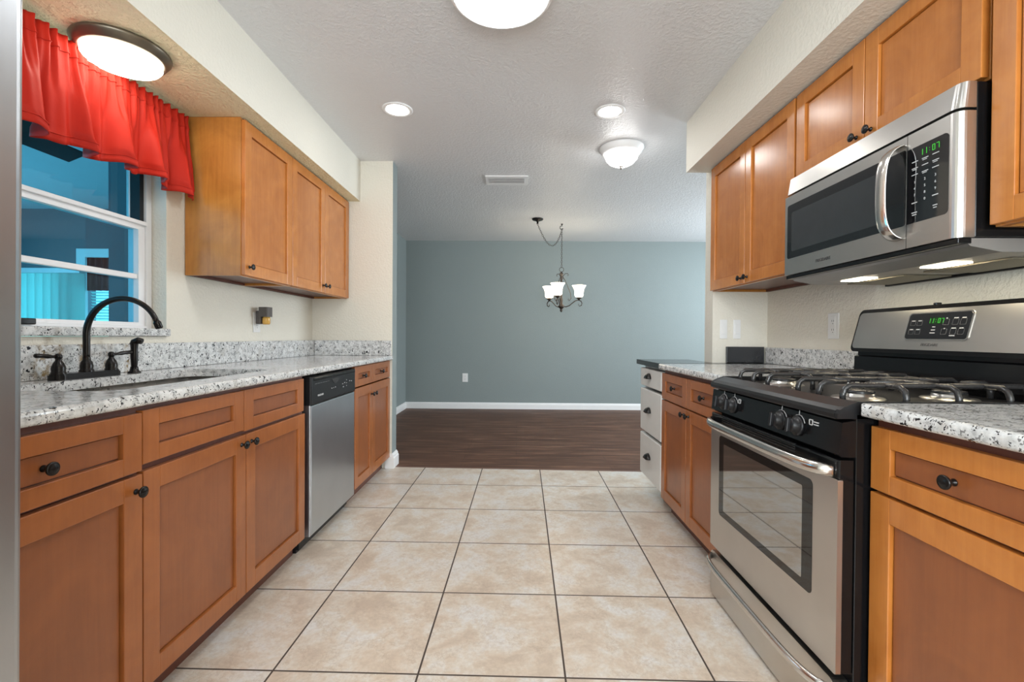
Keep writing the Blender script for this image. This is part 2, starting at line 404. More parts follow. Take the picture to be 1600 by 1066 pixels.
def wloc(o):
    v = Vector((0, 0, 0))
    while o is not None: v += o.location; o = o.parent
    return v
def obj(name, mb, parent=None, kind=None, label=None):
    off = wloc(parent) if parent is not None else Vector((0, 0, 0))
    if parent is not None:
        for v in mb.bm.verts: v.co -= off
    me = bpy.data.meshes.new(name); mb.bm.normal_update(); mb.bm.to_mesh(me); mb.bm.free()
    for m in mb.mats: me.materials.append(m)
    o = bpy.data.objects.new(name, me); COL.objects.link(o)
    if parent is not None: o.parent = parent
    if kind: o['kind'] = kind
    if label: o['label'] = label
    return o
def thing(name, label, cat, loc, group=None):
    o = bpy.data.objects.new(name, None); COL.objects.link(o); o.location = loc; o.empty_display_size = 0.05
    o['label'] = label; o['category'] = cat
    if group: o['group'] = group
    return o
def tag(o, label, cat, group=None):
    """one-mesh thing: move the origin to its base centre"""
    me = o.data; co = [v.co for v in me.vertices]
    c = Vector(((min(v.x for v in co)+max(v.x for v in co))/2, (min(v.y for v in co)+max(v.y for v in co))/2, min(v.z for v in co)))
    o['label'] = label; o['category'] = cat
    if group: o['group'] = group
    return o
def struct(name, mb, parent=None): return obj(name, mb, parent, 'structure')
def copy_tree(o, parent=None):
    c = o.copy(); COL.objects.link(c)
    if parent is not None: c.parent = parent
    for ch in list(o.children): copy_tree(ch, c)
    return c
def rrect(u0, u1, v0, v1, r, n=6, corners=(1, 1, 1, 1)):
    out = []
    for (cu, cv, a, on) in ((u1-r, v1-r, 0, corners[0]), (u0+r, v1-r, PI/2, corners[1]), (u0+r, v0+r, PI, corners[2]), (u1-r, v0+r, 1.5*PI, corners[3])):
        if on:
            for i in range(n+1): out.append((cu+r*math.cos(a+i*PI/2/n), cv+r*math.sin(a+i*PI/2/n)))
        else:
            out.append((cu+r*(1 if a in (0, 1.5*PI) else -1), cv+r*(1 if a in (0, PI/2) else -1)))
    return out

# ------------------------------------------------------------------ room shell
XL, XR, YS, YR, ZC = -1.633, 1.58, 3.66, 2.93, 2.44
ZW = 0.897
edge = lambda x: 3.664-0.034*x
m = MB(); m.plate([(-1.633, -2.4), (1.58, -2.4), (1.58, 2.93), (1.235, 2.93), (1.235, 3.05), (1.6, 3.05), (1.6, edge(1.6)), (-0.985, edge(-0.985)), (-0.985, 3.66), (-1.633, 3.66)], [], -0.1, 0.0, M['tile']); struct('floor', m)
m = MB(); m.plate([(-0.985, edge(-0.985)), (1.6, edge(1.6)), (1.6, 3.05), (4.0, 3.05), (4.0, 6.7), (-1.62, 6.7), (-1.62, 3.79), (-0.985, 3.79)], [], -0.1, -0.001, M['plank']); struct('floor_dining', m)
m = MB(); m.box(-1.9, 4.1, -2.55, 6.85, ZC, ZC+0.1, M['ceil']); struct('ceiling', m)
# left wall with the window opening
WY0, WY1, WZ0, WZ1 = 0.95, 2.13, 1.044, 2.07
m = MB(); m.plate([(-2.4, 0), (3.66, 0), (3.66, ZC), (-2.4, ZC)], [[(WY0, WZ0), (WY1, WZ0), (WY1, WZ1), (WY0, WZ1)]], XL-0.15, XL, M['cream'], 'x'); struct('wall_left', m)
m = MB(); m.box(XR, XR+0.12, -2.4, YR, 0, ZC, M['cream']); struct('wall_right', m)
m = MB(); m.plate([(-1.783, 0), (1.7, 0), (1.7, ZC), (-1.783, ZC)], [[(-1.2, 0.7), (1.2, 0.7), (1.2, 2.2), (-1.2, 2.2)]], -2.52, -2.4, M['cream'], 'y'); struct('wall_back', m)  # unseen wall; its opening is added to let light in
def two_paint(name, x0, x1, y0, y1, mats):
    """wall end: mats = (front -y, other sides)"""
    m = MB()
    m.mesh([(x0, y0, 0), (x1, y0, 0), (x1, y0, ZC), (x0, y0, ZC)], [(0, 1, 2, 3)], mats[0])
    m.mesh([(x0, y0, 0), (x1, y0, 0), (x1, y0, ZC), (x0, y0, ZC), (x0, y1, 0), (x1, y1, 0), (x1, y1, ZC), (x0, y1, ZC)],
           [(1, 5, 6, 2), (5, 4, 7, 6), (4, 0, 3, 7), (3, 2, 6, 7), (0, 4, 5, 1)], mats[1])
    return struct(name, m)
two_paint('wall_end_left', -1.783, -0.993, YS, 3.79, (M['cream'], M['teal']))
two_paint('wall_end_right', 1.235, 4.0, YR, 3.05, (M['cream'], M['cream2']))
m = MB(); m.box(-1.78, 4.1, 6.70, 6.82, 0, ZC, M['teal']); struct('wall_far', m)
m = MB(); m.box(-1.78, -1.62, 3.79, 6.70, 0, ZC, M['teal']); struct('wall_dining_left', m)
m = MB(); m.plate([(3.05, 0), (6.7, 0), (6.7, ZC), (3.05, ZC)], [[(4.0, 0.75), (6.0, 0.75), (6.0, 2.25), (4.0, 2.25)]], 4.0, 4.12, M['teal'], 'x'); struct('wall_dining_right', m)
def soffit(name, x0, x1, y0, y1, z0, under):
    m = MB(); m.box(x0, x1, y0, y1, z0+0.003, ZC, M['cream2'])
    m.mesh([(x0, y0, z0), (x1, y0, z0), (x1, y1, z0), (x0, y1, z0)], [(0, 1, 2, 3)], under)
    # closing strip so the underside skin has thickness
    m.mesh([(x0, y0, z0), (x1, y0, z0), (x1, y1, z0), (x0, y1, z0), (x0, y0, z0+0.003), (x1, y0, z0+0.003), (x1, y1, z0+0.003), (x0, y1, z0+0.003)],
           [(0, 1, 5, 4), (1, 2, 6, 5), (2, 3, 7, 6), (3, 0, 4, 7)], M['cream2'])
    struct(name, m)
ZSL, ZSR = 2.120, 2.120
soffit('ceiling_soffit_left', XL, -1.252, -2.4, YS, ZSL, M['soffit_under'])
soffit('ceiling_soffit_right', 1.085, XR, -2.4, 3.0, ZSR, M['cream2'])
def basebd(name, pts, h=0.092, t=0.015, outward=1):
    """profiled baseboard along a polyline of (x,y); thickness to the left of travel"""
    m = MB(); P = [Vector((x, y, 0)) for x, y in pts]; n = len(P)
    prof = [(0, 0), (t, 0), (t, h*0.70), (t*0.72, h*0.76), (t*0.72, h*0.86), (t*0.35, h*0.95), (t*0.25, h), (0, h)]
    dirs = [(P[i+1]-P[i]).normalized() for i in range(n-1)]
    V = []; F = []
    for i in range(n):
        a = dirs[max(0, i-1)]; b = dirs[min(n-2, i)]
        na, nb = Vector((-a.y, a.x, 0)), Vector((-b.y, b.x, 0)); k = (na+nb); k = k/ (1+na.dot(nb))
        for u, z in prof: V.append(P[i]+k*u*outward+Vector((0, 0, z)))
    q = len(prof)
    for i in range(n-1):
        for j in range(q): F.append((i*q+j, i*q+(j+1) % q, (i+1)*q+(j+1) % q, (i+1)*q+j))
    F.append(tuple(range(q))); F.append(tuple((n-1)*q+j for j in range(q)))
    m.mesh(V, F, M['trim']); return struct(name, m)
basebd('baseboard_far', [(3.98, 6.70), (-1.62, 6.70), (-1.62, 3.80)])
basebd('baseboard_left', [(-1.042, 3.66), (-0.993, 3.66), (-0.993, 3.79)], 0.115, 0.022, -1)
m = MB(); m.plate([(-0.985, edge(-0.985)-0.012), (1.6, edge(1.6)-0.012), (1.6, edge(1.6)+0.012), (-0.985, edge(-0.985)+0.012)], [], -0.02, 0.0015, plain('brown_transition_strip', (0.16, 0.085, 0.06), 0.45)); struct('trim_1', m)

# ------------------------------------------------------------------ window and sunroom behind it
def window():
    w = thing('window_1', 'white window over the sink', 'window', (-1.71, 1.54, 1.08)); w['kind'] = 'structure'; del w['label']; del w['category']
    y0, y1, z0, z1 = WY0, WY1-0.003, 1.08, WZ1-0.002; V = M['vinyl']
    m = MB()
    m.plate([(y0, z0), (y1, z0), (y1, z1), (y0, z1)], [[(y0+.03, z0+.012), (y1-.03, z0+.012), (y1-.03, z1-.03), (y0+.03, z1-.03)]], -1.775, -1.70, V, 'x'); obj('window_frame', m, w)
    m = MB(); a, b = y0+.03, y1-.03
    m.plate([(a, 1.0925), (b, 1.0925), (b, 1.565), (a, 1.565)], [[(a+.034, 1.108), (b-.034, 1.108), (b-.034, 1.527), (a+.034, 1.527)]], -1.755, -1.708, V, 'x')
    m.box(-1.745, -1.715, a+.03, b-.03, 1.303, 1.327, V, 0.004)
    m.box(-1.708, -1.695, a, b, 1.548, 1.566, V, 0.003); obj('lower_sash', m, w)
    m = MB(); m.plate([(a, 1.532), (b, 1.532), (b, z1-.03), (a, z1-.03)], [[(a+.03, 1.56), (b-.022, 1.56), (b-.022, z1-.06), (a+.03, z1-.06)]], -1.773, -1.757, V, 'x')
    m.box(-1.756, -1.712, b-.022, b, 1.567, z1-.031, M['blackmatte']); obj('upper_sash', m, w)
    m = MB(); m.box(-1.735, -1.731, a+.03, b-.03, 1.104, 1.53, M['winglass']); m.box(-1.767, -1.763, a+.025, b-.018, 1.555, z1-.055, M['winglass']); obj('window_pane', m, w)
    m = MB(); m.box(-1.708, -1.685, 1.50, 1.60, 1.086, 1.108, M['blackmatte'], 0.004); m.box(-1.69, -1.675, 1.49, 1.53, 1.094, 1.102, M['blackmatte'], 0.003); obj('sash_latch', m, w)
    m = MB(); m.boxe(-1.78, -1.612, 0.80, 2.129, 1.046, 1.08, M['granite'], 0.006, lambda c, d: c.x > 0.9 and abs(d.y) > 1, 3); obj('window_sill', m, w)
window()
def sunroom():
    x0, x1, y0, y1 = -6.2, -1.79, -1.2, 5.0
    m = MB(); m.box(x0, x1, y0, y1, -0.2, -0.1, M['tile']); struct('floor_sunroom', m)
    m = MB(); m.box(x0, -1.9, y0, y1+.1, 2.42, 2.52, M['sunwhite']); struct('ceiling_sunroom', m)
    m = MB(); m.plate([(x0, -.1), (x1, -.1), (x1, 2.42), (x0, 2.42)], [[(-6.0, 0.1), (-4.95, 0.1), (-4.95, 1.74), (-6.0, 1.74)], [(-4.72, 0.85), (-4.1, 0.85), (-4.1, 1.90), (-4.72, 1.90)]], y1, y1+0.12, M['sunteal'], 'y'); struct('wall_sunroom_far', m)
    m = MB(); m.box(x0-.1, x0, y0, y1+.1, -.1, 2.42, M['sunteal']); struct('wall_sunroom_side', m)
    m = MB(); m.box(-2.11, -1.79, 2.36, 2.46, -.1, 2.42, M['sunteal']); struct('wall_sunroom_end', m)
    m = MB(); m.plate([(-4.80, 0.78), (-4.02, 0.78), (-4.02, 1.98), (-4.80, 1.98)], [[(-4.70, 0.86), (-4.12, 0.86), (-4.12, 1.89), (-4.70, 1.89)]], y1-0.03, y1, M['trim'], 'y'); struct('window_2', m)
    # ceiling fan
    f = thing('ceiling_fan', 'dark-bladed ceiling fan seen through the window under the red valance', 'ceiling fan', (-3.10, 2.62, 2.42))
    m = MB(); m.lathe([(0, .0), (.07, 0), (.06, -.05), (.015, -.06), (.015, -.07), (.09, -.08), (.10, -.16), (.05, -.19), (0, -.19)], M['blackmatte'], (-3.10, 2.62, 2.42)); obj('motor', m, f)
    for k in range(5):
        a = 0.30+k*2*PI/5; m = MB(); X = Matrix.Translation((-3.10, 2.62, 2.29)) @ Matrix.Rotation(a, 4, 'Z') @ Matrix.Rotation(-0.38, 4, 'X')
        m.box(.10, .60, -.075, .075, -.004, .004, M['blackmatte'], 0.003, 1, X); obj('blade', m, f)
    v = thing('vertical_blind', 'pale vertical blind hanging in the room seen through the window', 'blind', (-5.3, 4.88, 0.1))
    m = MB(); m.box(-6.1, -4.64, 4.84, 4.92, 1.70, 1.75, M['vinyl']); obj('head_rail', m, v)
    for k in range(17):
        m = MB(); X = Matrix.Translation((-6.05+k*0.086, 4.88, 0.9)) @ Matrix.Rotation(0.42, 4, 'Z'); m.box(-.044, .044, -.0015, .0015, -.8, .8, M['slat'], xf=X); obj('slat', m, v)
    b = thing('mini_blind', 'white slatted blind seen through the window, below the dark red valance', 'blind', (-4.41, 5.03, 0.87))
    m = MB(); m.box(-4.69, -4.13, 5.02, 5.05, 1.86, 1.885, M['vinyl']); obj('head_rail', m, b)
    m = MB()
    for k in range(30):
        X = Matrix.Translation((-4.41, 5.035, 0.90+k*0.032)) @ Matrix.Rotation(-0.6, 4, 'X'); m.box(-.28, .28, -.012, .012, -.0008, .0008, M['slat'], xf=X)
    obj('slats', m, b, 'stuff')
    m = MB(); nu = 60
    V = []; F = []
    for i in range(nu+1):
        x = -4.695+0.57*i/nu; 
        for j in range(5): V.append((x, 4.985+0.012*math.sin(i*0.9)*(0.5+j/6), 1.885-0.36*j/4))
    for i in range(nu):
        for j in range(4): F.append((i*5+j, i*5+j+1, i*5+j+6, i*5+j+5))
    m.mesh(V, F, M['darkred'], True); o = obj('curtain', m); tag(o, 'dark red valance on the farther window seen through the glass', 'curtain')
    s = o.modifiers.new('thick', 'SOLIDIFY'); s.thickness = 0.004
sunroom()

# ------------------------------------------------------------------ cabinet fronts
def front(m, xf, s, y0, y1, z0, z1, stile, rail, fm, pm, th=0.02, rec=0.010):
    """shaker front; xf outer plane, s = +1 faces +x, -1 faces -x"""
    b = 0.0018
    def bx(a0, a1, c0, c1, d0, d1, mt): m.box(xf-s*d1, xf-s*d0, a0, a1, c0, c1, mt, b, 2)
    bx(y0, y0+stile, z0, z1, 0, th, fm); bx(y1-stile, y1, z0, z1, 0, th, fm)
    bx(y0+stile-.0004, y1-stile+.0004, z1-rail, z1, 0.0003, th, fm); bx(y0+stile-.0004, y1-stile+.0004, z0, z0+rail, 0.0003, th, fm)
    g = 0.0030
    m.box(xf-s*(th-.006), xf-s*rec, y0+stile+g, y1-stile-g, z0+rail+g, z1-rail-g, pm, 0.001, 1)
    m.box(xf-s*(th-.001), xf-s*(th-.0055), y0+stile-.004, y1-stile+.004, z0+rail-.004, z1-rail+.004, M['carcass'])  # dark backing sheet stands in for groove shade and glaze round the panel
KN = [(r*.9, h) for r, h in [(0, 0), (.0085, 0), (.0085, .002), (.0055, .004), (.005, .013), (.008, .016), (.0150, .0175), (.0165, .020), (.0165, .0225), (.0135, .0245), (.0125, .0240), (.010, .0262), (.004, .0270), (0, .0272)]]
def knob(parent, x, y, z, s):
    m = MB(); m.lathe(KN, M['bronze'], (x, y, z), 'X' if s > 0 else '-X', 22); return obj('knob', m, parent)
def carcass(m, xb, xf, s, y0, y1, z0, z1, mat, side=None, top=False, bottom=True):
    """panels from back xb to front xf"""
    t = 0.018; sm = side or mat
    m.box(xb, xf, y0, y0+t, z0, z1, sm); m.box(xb, xf, y1-t, y1, z0, z1, sm)
    m.box(xb, xb+s*t, y0+t, y1-t, z0, z1, mat)
    m.box(xb+s*t, xf, y0+t, y1-t, z0, z0+t, mat)
    if top: m.box(xb+s*t, xf, y0+t, y1-t, z1-t, z1, mat)
    m.box(xf-s*t, xf, y0+t, y1-t, z1-0.045, z1, mat); 
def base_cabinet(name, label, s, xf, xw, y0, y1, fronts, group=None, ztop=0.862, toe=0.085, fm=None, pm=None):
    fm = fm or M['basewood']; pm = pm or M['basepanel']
    c = thing(name, label, 'cabinet', ((xf+xw)/2, (y0+y1)/2, 0), group)
    xb = xw+s*0.006; xc = xf-s*0.0205
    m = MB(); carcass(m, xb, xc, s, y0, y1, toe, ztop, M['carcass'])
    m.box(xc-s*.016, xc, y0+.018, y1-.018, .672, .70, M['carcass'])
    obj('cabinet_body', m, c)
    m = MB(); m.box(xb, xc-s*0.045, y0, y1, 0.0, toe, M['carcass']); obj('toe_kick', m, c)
    for kind, a0, a1, b0, b1, kn in fronts:
        m = MB()
        front(m, xf, s, a0, a1, b0, b1, 0.058, 0.045 if kind.startswith('drawer') else 0.060, fm, pm)
        o = obj(kind, m, c)
        if kn: knob(o, xf-s*(0.009 if kn[2] else 0), kn[0], kn[1], s)
    return c
# left run
base_cabinet('base_cabinet', 'brown wooden base cabinet beside the stainless fridge edge, one drawer over one door', 1, -0.995, XL, 0.745, 1.217,
    [('drawer', 0.758, 1.213, 0.692, 0.846, (0.965, 0.768, True)), ('door', 0.758, 1.214, 0.088, 0.683, (1.192, 0.642, False))])
base_cabinet('sink_cabinet', 'wide wooden cabinet under the sink, two false drawer fronts over two doors', 1, -1.005, XL, 1.222, 2.190,
    [('drawer_front', 1.227, 1.686, 0.703, 0.849, None), ('drawer_front', 1.692, 2.164, 0.697, 0.850, None),
     ('door', 1.229, 1.700, 0.088, 0.684, (1.672, 0.652, False)), ('door', 1.705, 2.176, 0.088, 0.684, (1.735, 0.652, False))])
base_cabinet('base_cabinet', 'wooden base cabinet between the dishwasher and the end of the wall', 1, -1.005, XL, 2.848, 3.652,
    [('drawer', 2.856, 3.200, 0.730, 0.858, (3.028, 0.791, True)), ('drawer', 3.206, 3.636, 0.730, 0.858, (3.425, 0.791, True)),
     ('door', 2.856, 3.200, 0.092, 0.721, (3.175, 0.652, False)), ('door', 3.206, 3.640, 0.092, 0.721, (3.235, 0.652, False))])
# right run
base_cabinet('base_cabinet', 'wooden base cabinet between the white drawers and the gas range', -1, 0.875, XR, 1.912, 2.790,
    [('drawer', 2.390, 2.786, 0.690, 0.842, (2.590, 0.768, True)), ('drawer', 1.955, 2.384, 0.690, 0.842, (2.185, 0.768, True)),
     ('door', 2.390, 2.786, 0.092, 0.682, (2.418, 0.652, False)), ('door', 1.955, 2.384, 0.092, 0.682, (2.352, 0.652, False))])
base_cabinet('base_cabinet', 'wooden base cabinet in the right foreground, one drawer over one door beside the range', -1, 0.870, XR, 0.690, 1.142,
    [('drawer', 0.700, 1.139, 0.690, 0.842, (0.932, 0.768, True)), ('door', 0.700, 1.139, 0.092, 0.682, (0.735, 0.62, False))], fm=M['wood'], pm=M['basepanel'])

def wall_cabinet(name, label, s, xf, xw, y0, y1, z0, z1, fronts, side):
    c = thing(name, label, 'cabinet', ((xf+xw)/2, (y0+y1)/2, z0))
    xb = xw+s*0.003; xc = xf-s*0.0205
    m = MB(); t = .016
    m.box(xb, xc, y0, y0+t, z0, z1, side, 0.001, 1); m.box(xb, xc, y1-t, y1, z0, z1, side, 0.001, 1)
    m.box(xb, xb+s*.008, y0+t, y1-t, z0, z1, M['carcass']); m.box(xb+s*.008, xc-s*.02, y0+t, y1-t, z0+.014, z0+.03, M['carcass'])
    m.box(xb+s*.008, xc-s*.02, y0+t, y1-t, z1-.016, z1, M['carcass'])
    m.box(xc-s*.02, xc, y0+t, y1-t, z0, z0+.04, M['wood']); m.box(xc-s*.02, xc, y0+t, y1-t, z1-.05, z1, M['carcass'])
    m.box(xb, xb+s*.02, y0+t, y1-t, z0, z0+.014, M['carcass'])
    obj('cabinet_body', m, c)
    for a0, a1, b0, b1, kn in fronts:
        m = MB(); front(m, xf, s, a0, a1, b0, b1, 0.058, 0.060, M['wood'], M['panel'])
        o = obj('door', m, c)
        if kn: knob(o, xf, kn[0], kn[1], s)
    return c
XU = -1.335
wall_cabinet('wall_cabinet', 'single-door wooden wall cabinet beside the red valance', 1, XU, XL, 2.246, 2.726, 1.345, ZSL-0.001,
    [(2.250, 2.724, 1.349, 2.108, (2.285, 1.392))], M['sidewood'])
wall_cabinet('wall_cabinet', 'two-door wooden wall cabinet in the corner above the plug-in scent warmer', 1, XU, XL, 2.728, 3.655, 1.345, ZSL-0.001,
    [(2.730, 3.188, 1.349, 2.108, (3.158, 1.398)), (3.193, 3.640, 1.349, 2.108, (3.224, 1.398))], M['sidewood'])
XV = 1.210
wall_cabinet('wall_cabinet', 'tall two-door wall cabinet left of the microwave, over the light switches', -1, XV, XR, 2.040, 2.925, 1.345, ZSR-0.001,
    [(2.482, 2.912, 1.349, 2.108, (2.512, 1.378)), (2.045, 2.477, 1.349, 2.108, (2.447, 1.378))], M['sidewood'])
wall_cabinet('wall_cabinet', 'short two-door wall cabinet directly above the microwave', -1, XV, XR, 1.224, 2.037, 1.735, ZSR-0.001,
    [(1.638, 2.030, 1.742, 2.108, (1.672, 1.775)), (1.227, 1.634, 1.742, 2.108, (1.604, 1.775))], M['sidewood'])
wall_cabinet('wall_cabinet', 'wooden wall cabinet right of the microwave at the picture edge', -1, XV, XR, 0.74, 1.205, 1.345, ZSR-0.001,
    [(0.745, 1.200, 1.349, 2.108, None)], M['sidewood'])

# white drawer cabinet
def white_cab():
    s, xf, y0, y1 = -1, 0.875, 2.795, 3.268
    c = thing('drawer_cabinet', 'white three-drawer cabinet with black cup pulls under the black counter', 'cabinet', (1.03, 3.03, 0))
    m = MB(); xc = 0.909
    for ya, yb in ((y0, y0+.018), (y1-.018, y1)): m.box(xc, 1.229, ya, yb, .10, .862, M['whitecab'], 0.001, 1)
    m.box(1.211, 1.229, y0+.018, y1-.018, .10, .862, M['whitecab']); m.box(xc, 1.211, y0+.018, y1-.018, .10, .118, M['whitecab']); m.box(xc, 1.211, y0+.018, y1-.018, .850, .862, M['whitecab'])
    m.box(.955, 1.229, y0, 2.985, 0, .10, M['carcass']); obj('cabinet_body', m, c)
    for b0, b1 in ((0.725, 0.845), (0.417, 0.704), (0.115, 0.396)):
        m = MB(); m.box(xf, xc-.0005, y0+.006, y1-.004, b0, b1, M['whitecab'], 0.006, 3); o = obj('drawer', m, c)
        yc, zc = (y0+y1)/2+0.02, (b0+b1)/2+0.012
        m = MB(); V = []; F = []; na, nb = 14, 7      # cup pull: a quarter ellipsoid shell, open below
        for j in range(nb+1):
            ph = PI/2*j/nb
            for i in range(na+1):
                th = PI*i/na
                V.append((xf-0.028*math.sin(ph)-0.001, yc+0.043*math.cos(th)*(1.0 if True else 0)*math.cos(ph*0.55), zc-0.014+0.034*math.sin(th)*math.cos(ph)**0.8))
        for j in range(nb):
            for i in range(na): F.append((j*(na+1)+i, j*(na+1)+i+1, (j+1)*(na+1)+i+1, (j+1)*(na+1)+i))
        m.mesh(V, F, M['bronze'], True)
        h = obj('cup_pull', m, o); sm = h.modifiers.new('thick', 'SOLIDIFY'); sm.thickness = 0.003; sm.offset = 0
white_cab()

# ------------------------------------------------------------------ counters and backsplashes
CT = 0.033
def counter_left():
    x0, x1, xs = XL+.002, -0.985, -1.04
    hole = rrect(-1.500, -1.115, 1.252, 2.10, 0.075, 8)
    m = MB()
    m.plate([(x0, 0.715), (xs, 0.715), (xs, YS-.002), (x0, YS-.002)], [hole], ZW-CT, ZW, M['granite'])
    m.boxe(xs, x1, 0.715, YS-.002, ZW-CT, ZW, M['granite'], 0.011, lambda c, d: c.x > 0.9 and abs(d.y) > 1, 4)
    o = obj('countertop', m); tag(o, 'long speckled granite countertop with the sink cut into it', 'countertop')
counter_left()
m = MB(); m.box(XL+.002, XL+.026, 0.72, YS-.003, ZW+.0005, 1.016, M['granite_stained'], 0.003); o = obj('backsplash', m); tag(o, 'long granite backsplash behind the faucet, stained near the handles', 'backsplash')
m = MB(); m.box(XL+.028, -0.998, YS-.024, YS-.002, ZW+.0005, 1.016, M['granite'], 0.003); o = obj('backsplash', m); tag(o, 'short granite backsplash against the end wall, right of the plug-in scent warmer', 'backsplash')
m = MB(); m.boxe(0.855, XR-.002, 1.908, 2.792, ZW-CT, ZW, M['granite'], 0.011, lambda c, d: c.x < -0.9 and abs(d.y) > 1, 4); o = obj('countertop', m); tag(o, 'granite countertop between the range and the black counter', 'countertop')
m = MB(); m.boxe(0.840, XR-.002, 0.66, 1.140, ZW-CT, ZW, M['granite'], 0.012, lambda c, d: c.x < -0.9 and abs(d.y) > 1 or (c.x < -.9 and c.y > .9), 4); o = obj('countertop', m); tag(o, 'granite countertop in the right foreground beside the range', 'countertop')
m = MB(); m.plate([(0.862, 2.794), (1.57, 2.794), (1.57, 2.928), (1.232, 2.928), (1.232, 3.33), (0.862, 3.33)], [], ZW-.031, ZW+.001, M['blackstone']); o = obj('countertop', m); tag(o, 'black countertop over the white drawer cabinet', 'countertop')
m = MB(); m.box(1.318, 1.552, YR-.020, YR-.002, ZW+.002, 1.000, M['blackstone'], 0.002); o = obj('backsplash', m); tag(o, 'small black backsplash under the light switches', 'backsplash')
m = MB(); m.box(XR-.024, XR-.002, 1.93, 2.905, ZW+.0015, 0.998, M['granite'], 0.002); o = obj('backsplash', m); tag(o, 'granite backsplash between the black backsplash and the range', 'backsplash')

# ------------------------------------------------------------------ sink and faucet
def sink():
    s = thing('kitchen_sink', 'undermount stainless sink in the long granite countertop', 'sink', (-1.295, 1.735, 0.68))
    m = MB(); top, z1 = 0.8635, 0.68
    rings = []
    for off, z in ((0.0, top), (0.0, z1+.05), (-.02, z1+.01), (-.05, z1)):
        rings.append([(x, y, z) for x, y in rrect(-1.508-off, -1.105+off, 1.245-off, 2.108+off, 0.08+off*0.6, 8)])
    n = len(rings[0]); V = [p for r in rings for p in r]; F = []
    for k in range(len(rings)-1):
        for i in range(n): F.append((k*n+i, k*n+(i+1) % n, (k+1)*n+(i+1) % n, (k+1)*n+i))
    F.append(tuple(range((len(rings)-1)*n, len(rings)*n)))
    m.mesh(V, F, M['sinksteel'], True)
    o = obj('basin', m, s); md = o.modifiers.new('thick', 'SOLIDIFY'); md.thickness = 0.0015
    m = MB(); m.lathe([(0, 0), (.045, 0), (.05, .003), (.055, .003), (.055, 0)], M['chrome'], (-1.295, 1.735, z1+.001)); obj('drain', m, s)
sink()
def faucet():
    bx, by, z = -1.548, 1.641, ZW
    f = thing('faucet', 'dark bronze two-handle gooseneck faucet behind the sink', 'faucet', (bx, by, z+.0005)); B = M['bronze']
    m = MB(); m.plate(rrect(bx-.027, bx+.027, by-.128, by+.128, .026, 8), [], z+.0005, z+.017, B); m.plate(rrect(bx-.024, bx+.024, by-.125, by+.125, .0235, 8), [], z+.017, z+.022, B); obj('base_plate', m, f)
    m = MB()
    m.lathe([(.0215, .022), (.0215, .027), (.0185, .031), (.0195, .042), (.0165, .056), (.0118, .064), (.0112, .074)], B, (bx, by, z))
    pts = [(bx, by, z+.07)]; R = 0.123; zt = z+0.163
    for k in range(6): pts.append((bx, by, z+.07+(zt-z-.07)*(k+1)/6))
    for k in range(1, 23):
        a = PI*k/22*0.90; pts.append((bx+R-R*math.cos(a), by+0.02*k/22, zt+R*math.sin(a)))
    m.tube(pts, [.0108 if i < 8 else .0108-.002*(i-8)/(len(pts)-9) for i in range(len(pts))], B, 18)
    e = Vector(pts[-1]); d = (Vector(pts[-1])-Vector(pts[-2])).normalized()
    m.tube([e-d*.004, e+d*.002, e+d*.004, e+d*.022, e+d*.024], [.010, .0128, .0122, .0118, .0095], B, 18); obj('spout', m, f)
    for sgn in (-1, 1):
        y = by+sgn*0.1016; m = MB()
        m.lathe([(.0205, .022), (.0205, .026), (.0185, .029), (.0195, .039), (.0185, .046), (.0145, .057), (.0088, .066), (.008, .071), (.0105, .076), (.0105, .084), (.006, .090), (0, .091)], B, (bx, y, z))
        m.tube([(bx, y, z+.080), (bx+.002, y+sgn*.025, z+.081), (bx+.004, y+sgn*.04, z+.083), (bx+.006, y+sgn*.06, z+.085), (bx+.008, y+sgn*.080, z+.086), (bx+.008, y+sgn*.084, z+.086)], [.0055, .0052, .008, .0066, .0078, .005], B, 12)
        obj('handle', m, f)
    s = thing('side_sprayer', 'dark bronze side sprayer standing right of the faucet', 'sprayer', (bx+.005, 1.842, z))
    m = MB(); m.lathe([(.022, .0005), (.0225, .006), (.016, .010), (.013, .022), (.0135, .026)], B, (bx+.005, 1.842, z)); obj('holder', m, s)
    m = MB(); m.lathe([(.0105, .026), (.012, .045), (.0132, .070), (.0118, .095), (.0128, .108), (.0135, .120)], B, (bx+.005, 1.842, z))
    m.tube([(bx+.001, 1.842, z+.115), (bx+.006, 1.842, z+.125), (bx+.020, 1.845, z+.132), (bx+.032, 1.847, z+.128)], [.0135, .0142, .0138, .012], B, 16); obj('spray_head', m, s)
faucet()

# ------------------------------------------------------------------ fridge edge
def fridge():
    y1, xf = 0.702, -0.762
    f = thing('refrigerator', 'stainless refrigerator door edge at the far left of the picture', 'refrigerator', (-1.2, 0.27, 0.0))
    m = MB(); m.box(-1.60, -0.835, -0.17, y1-.012, 0.02, 1.74, plain('grey_fridge_side', (0.30, 0.30, 0.31), 0.4)); obj('fridge_body', m, f)
    m = MB(); m.boxe(-0.832, xf, -0.175, y1, 0.07, 1.745, M['steel_v'], 0.018, lambda c, d: abs(d.z) > 1 and c.x > .9, 5); obj('door', m, f)
    m = MB(); m.box(-.83, -.79, -.16, y1-.02, 0.0, .065, M['blackmatte']); obj('kick_grille', m, f)
    f.rotation_euler = (math.radians(-0.45), 0, 0)
fridge()

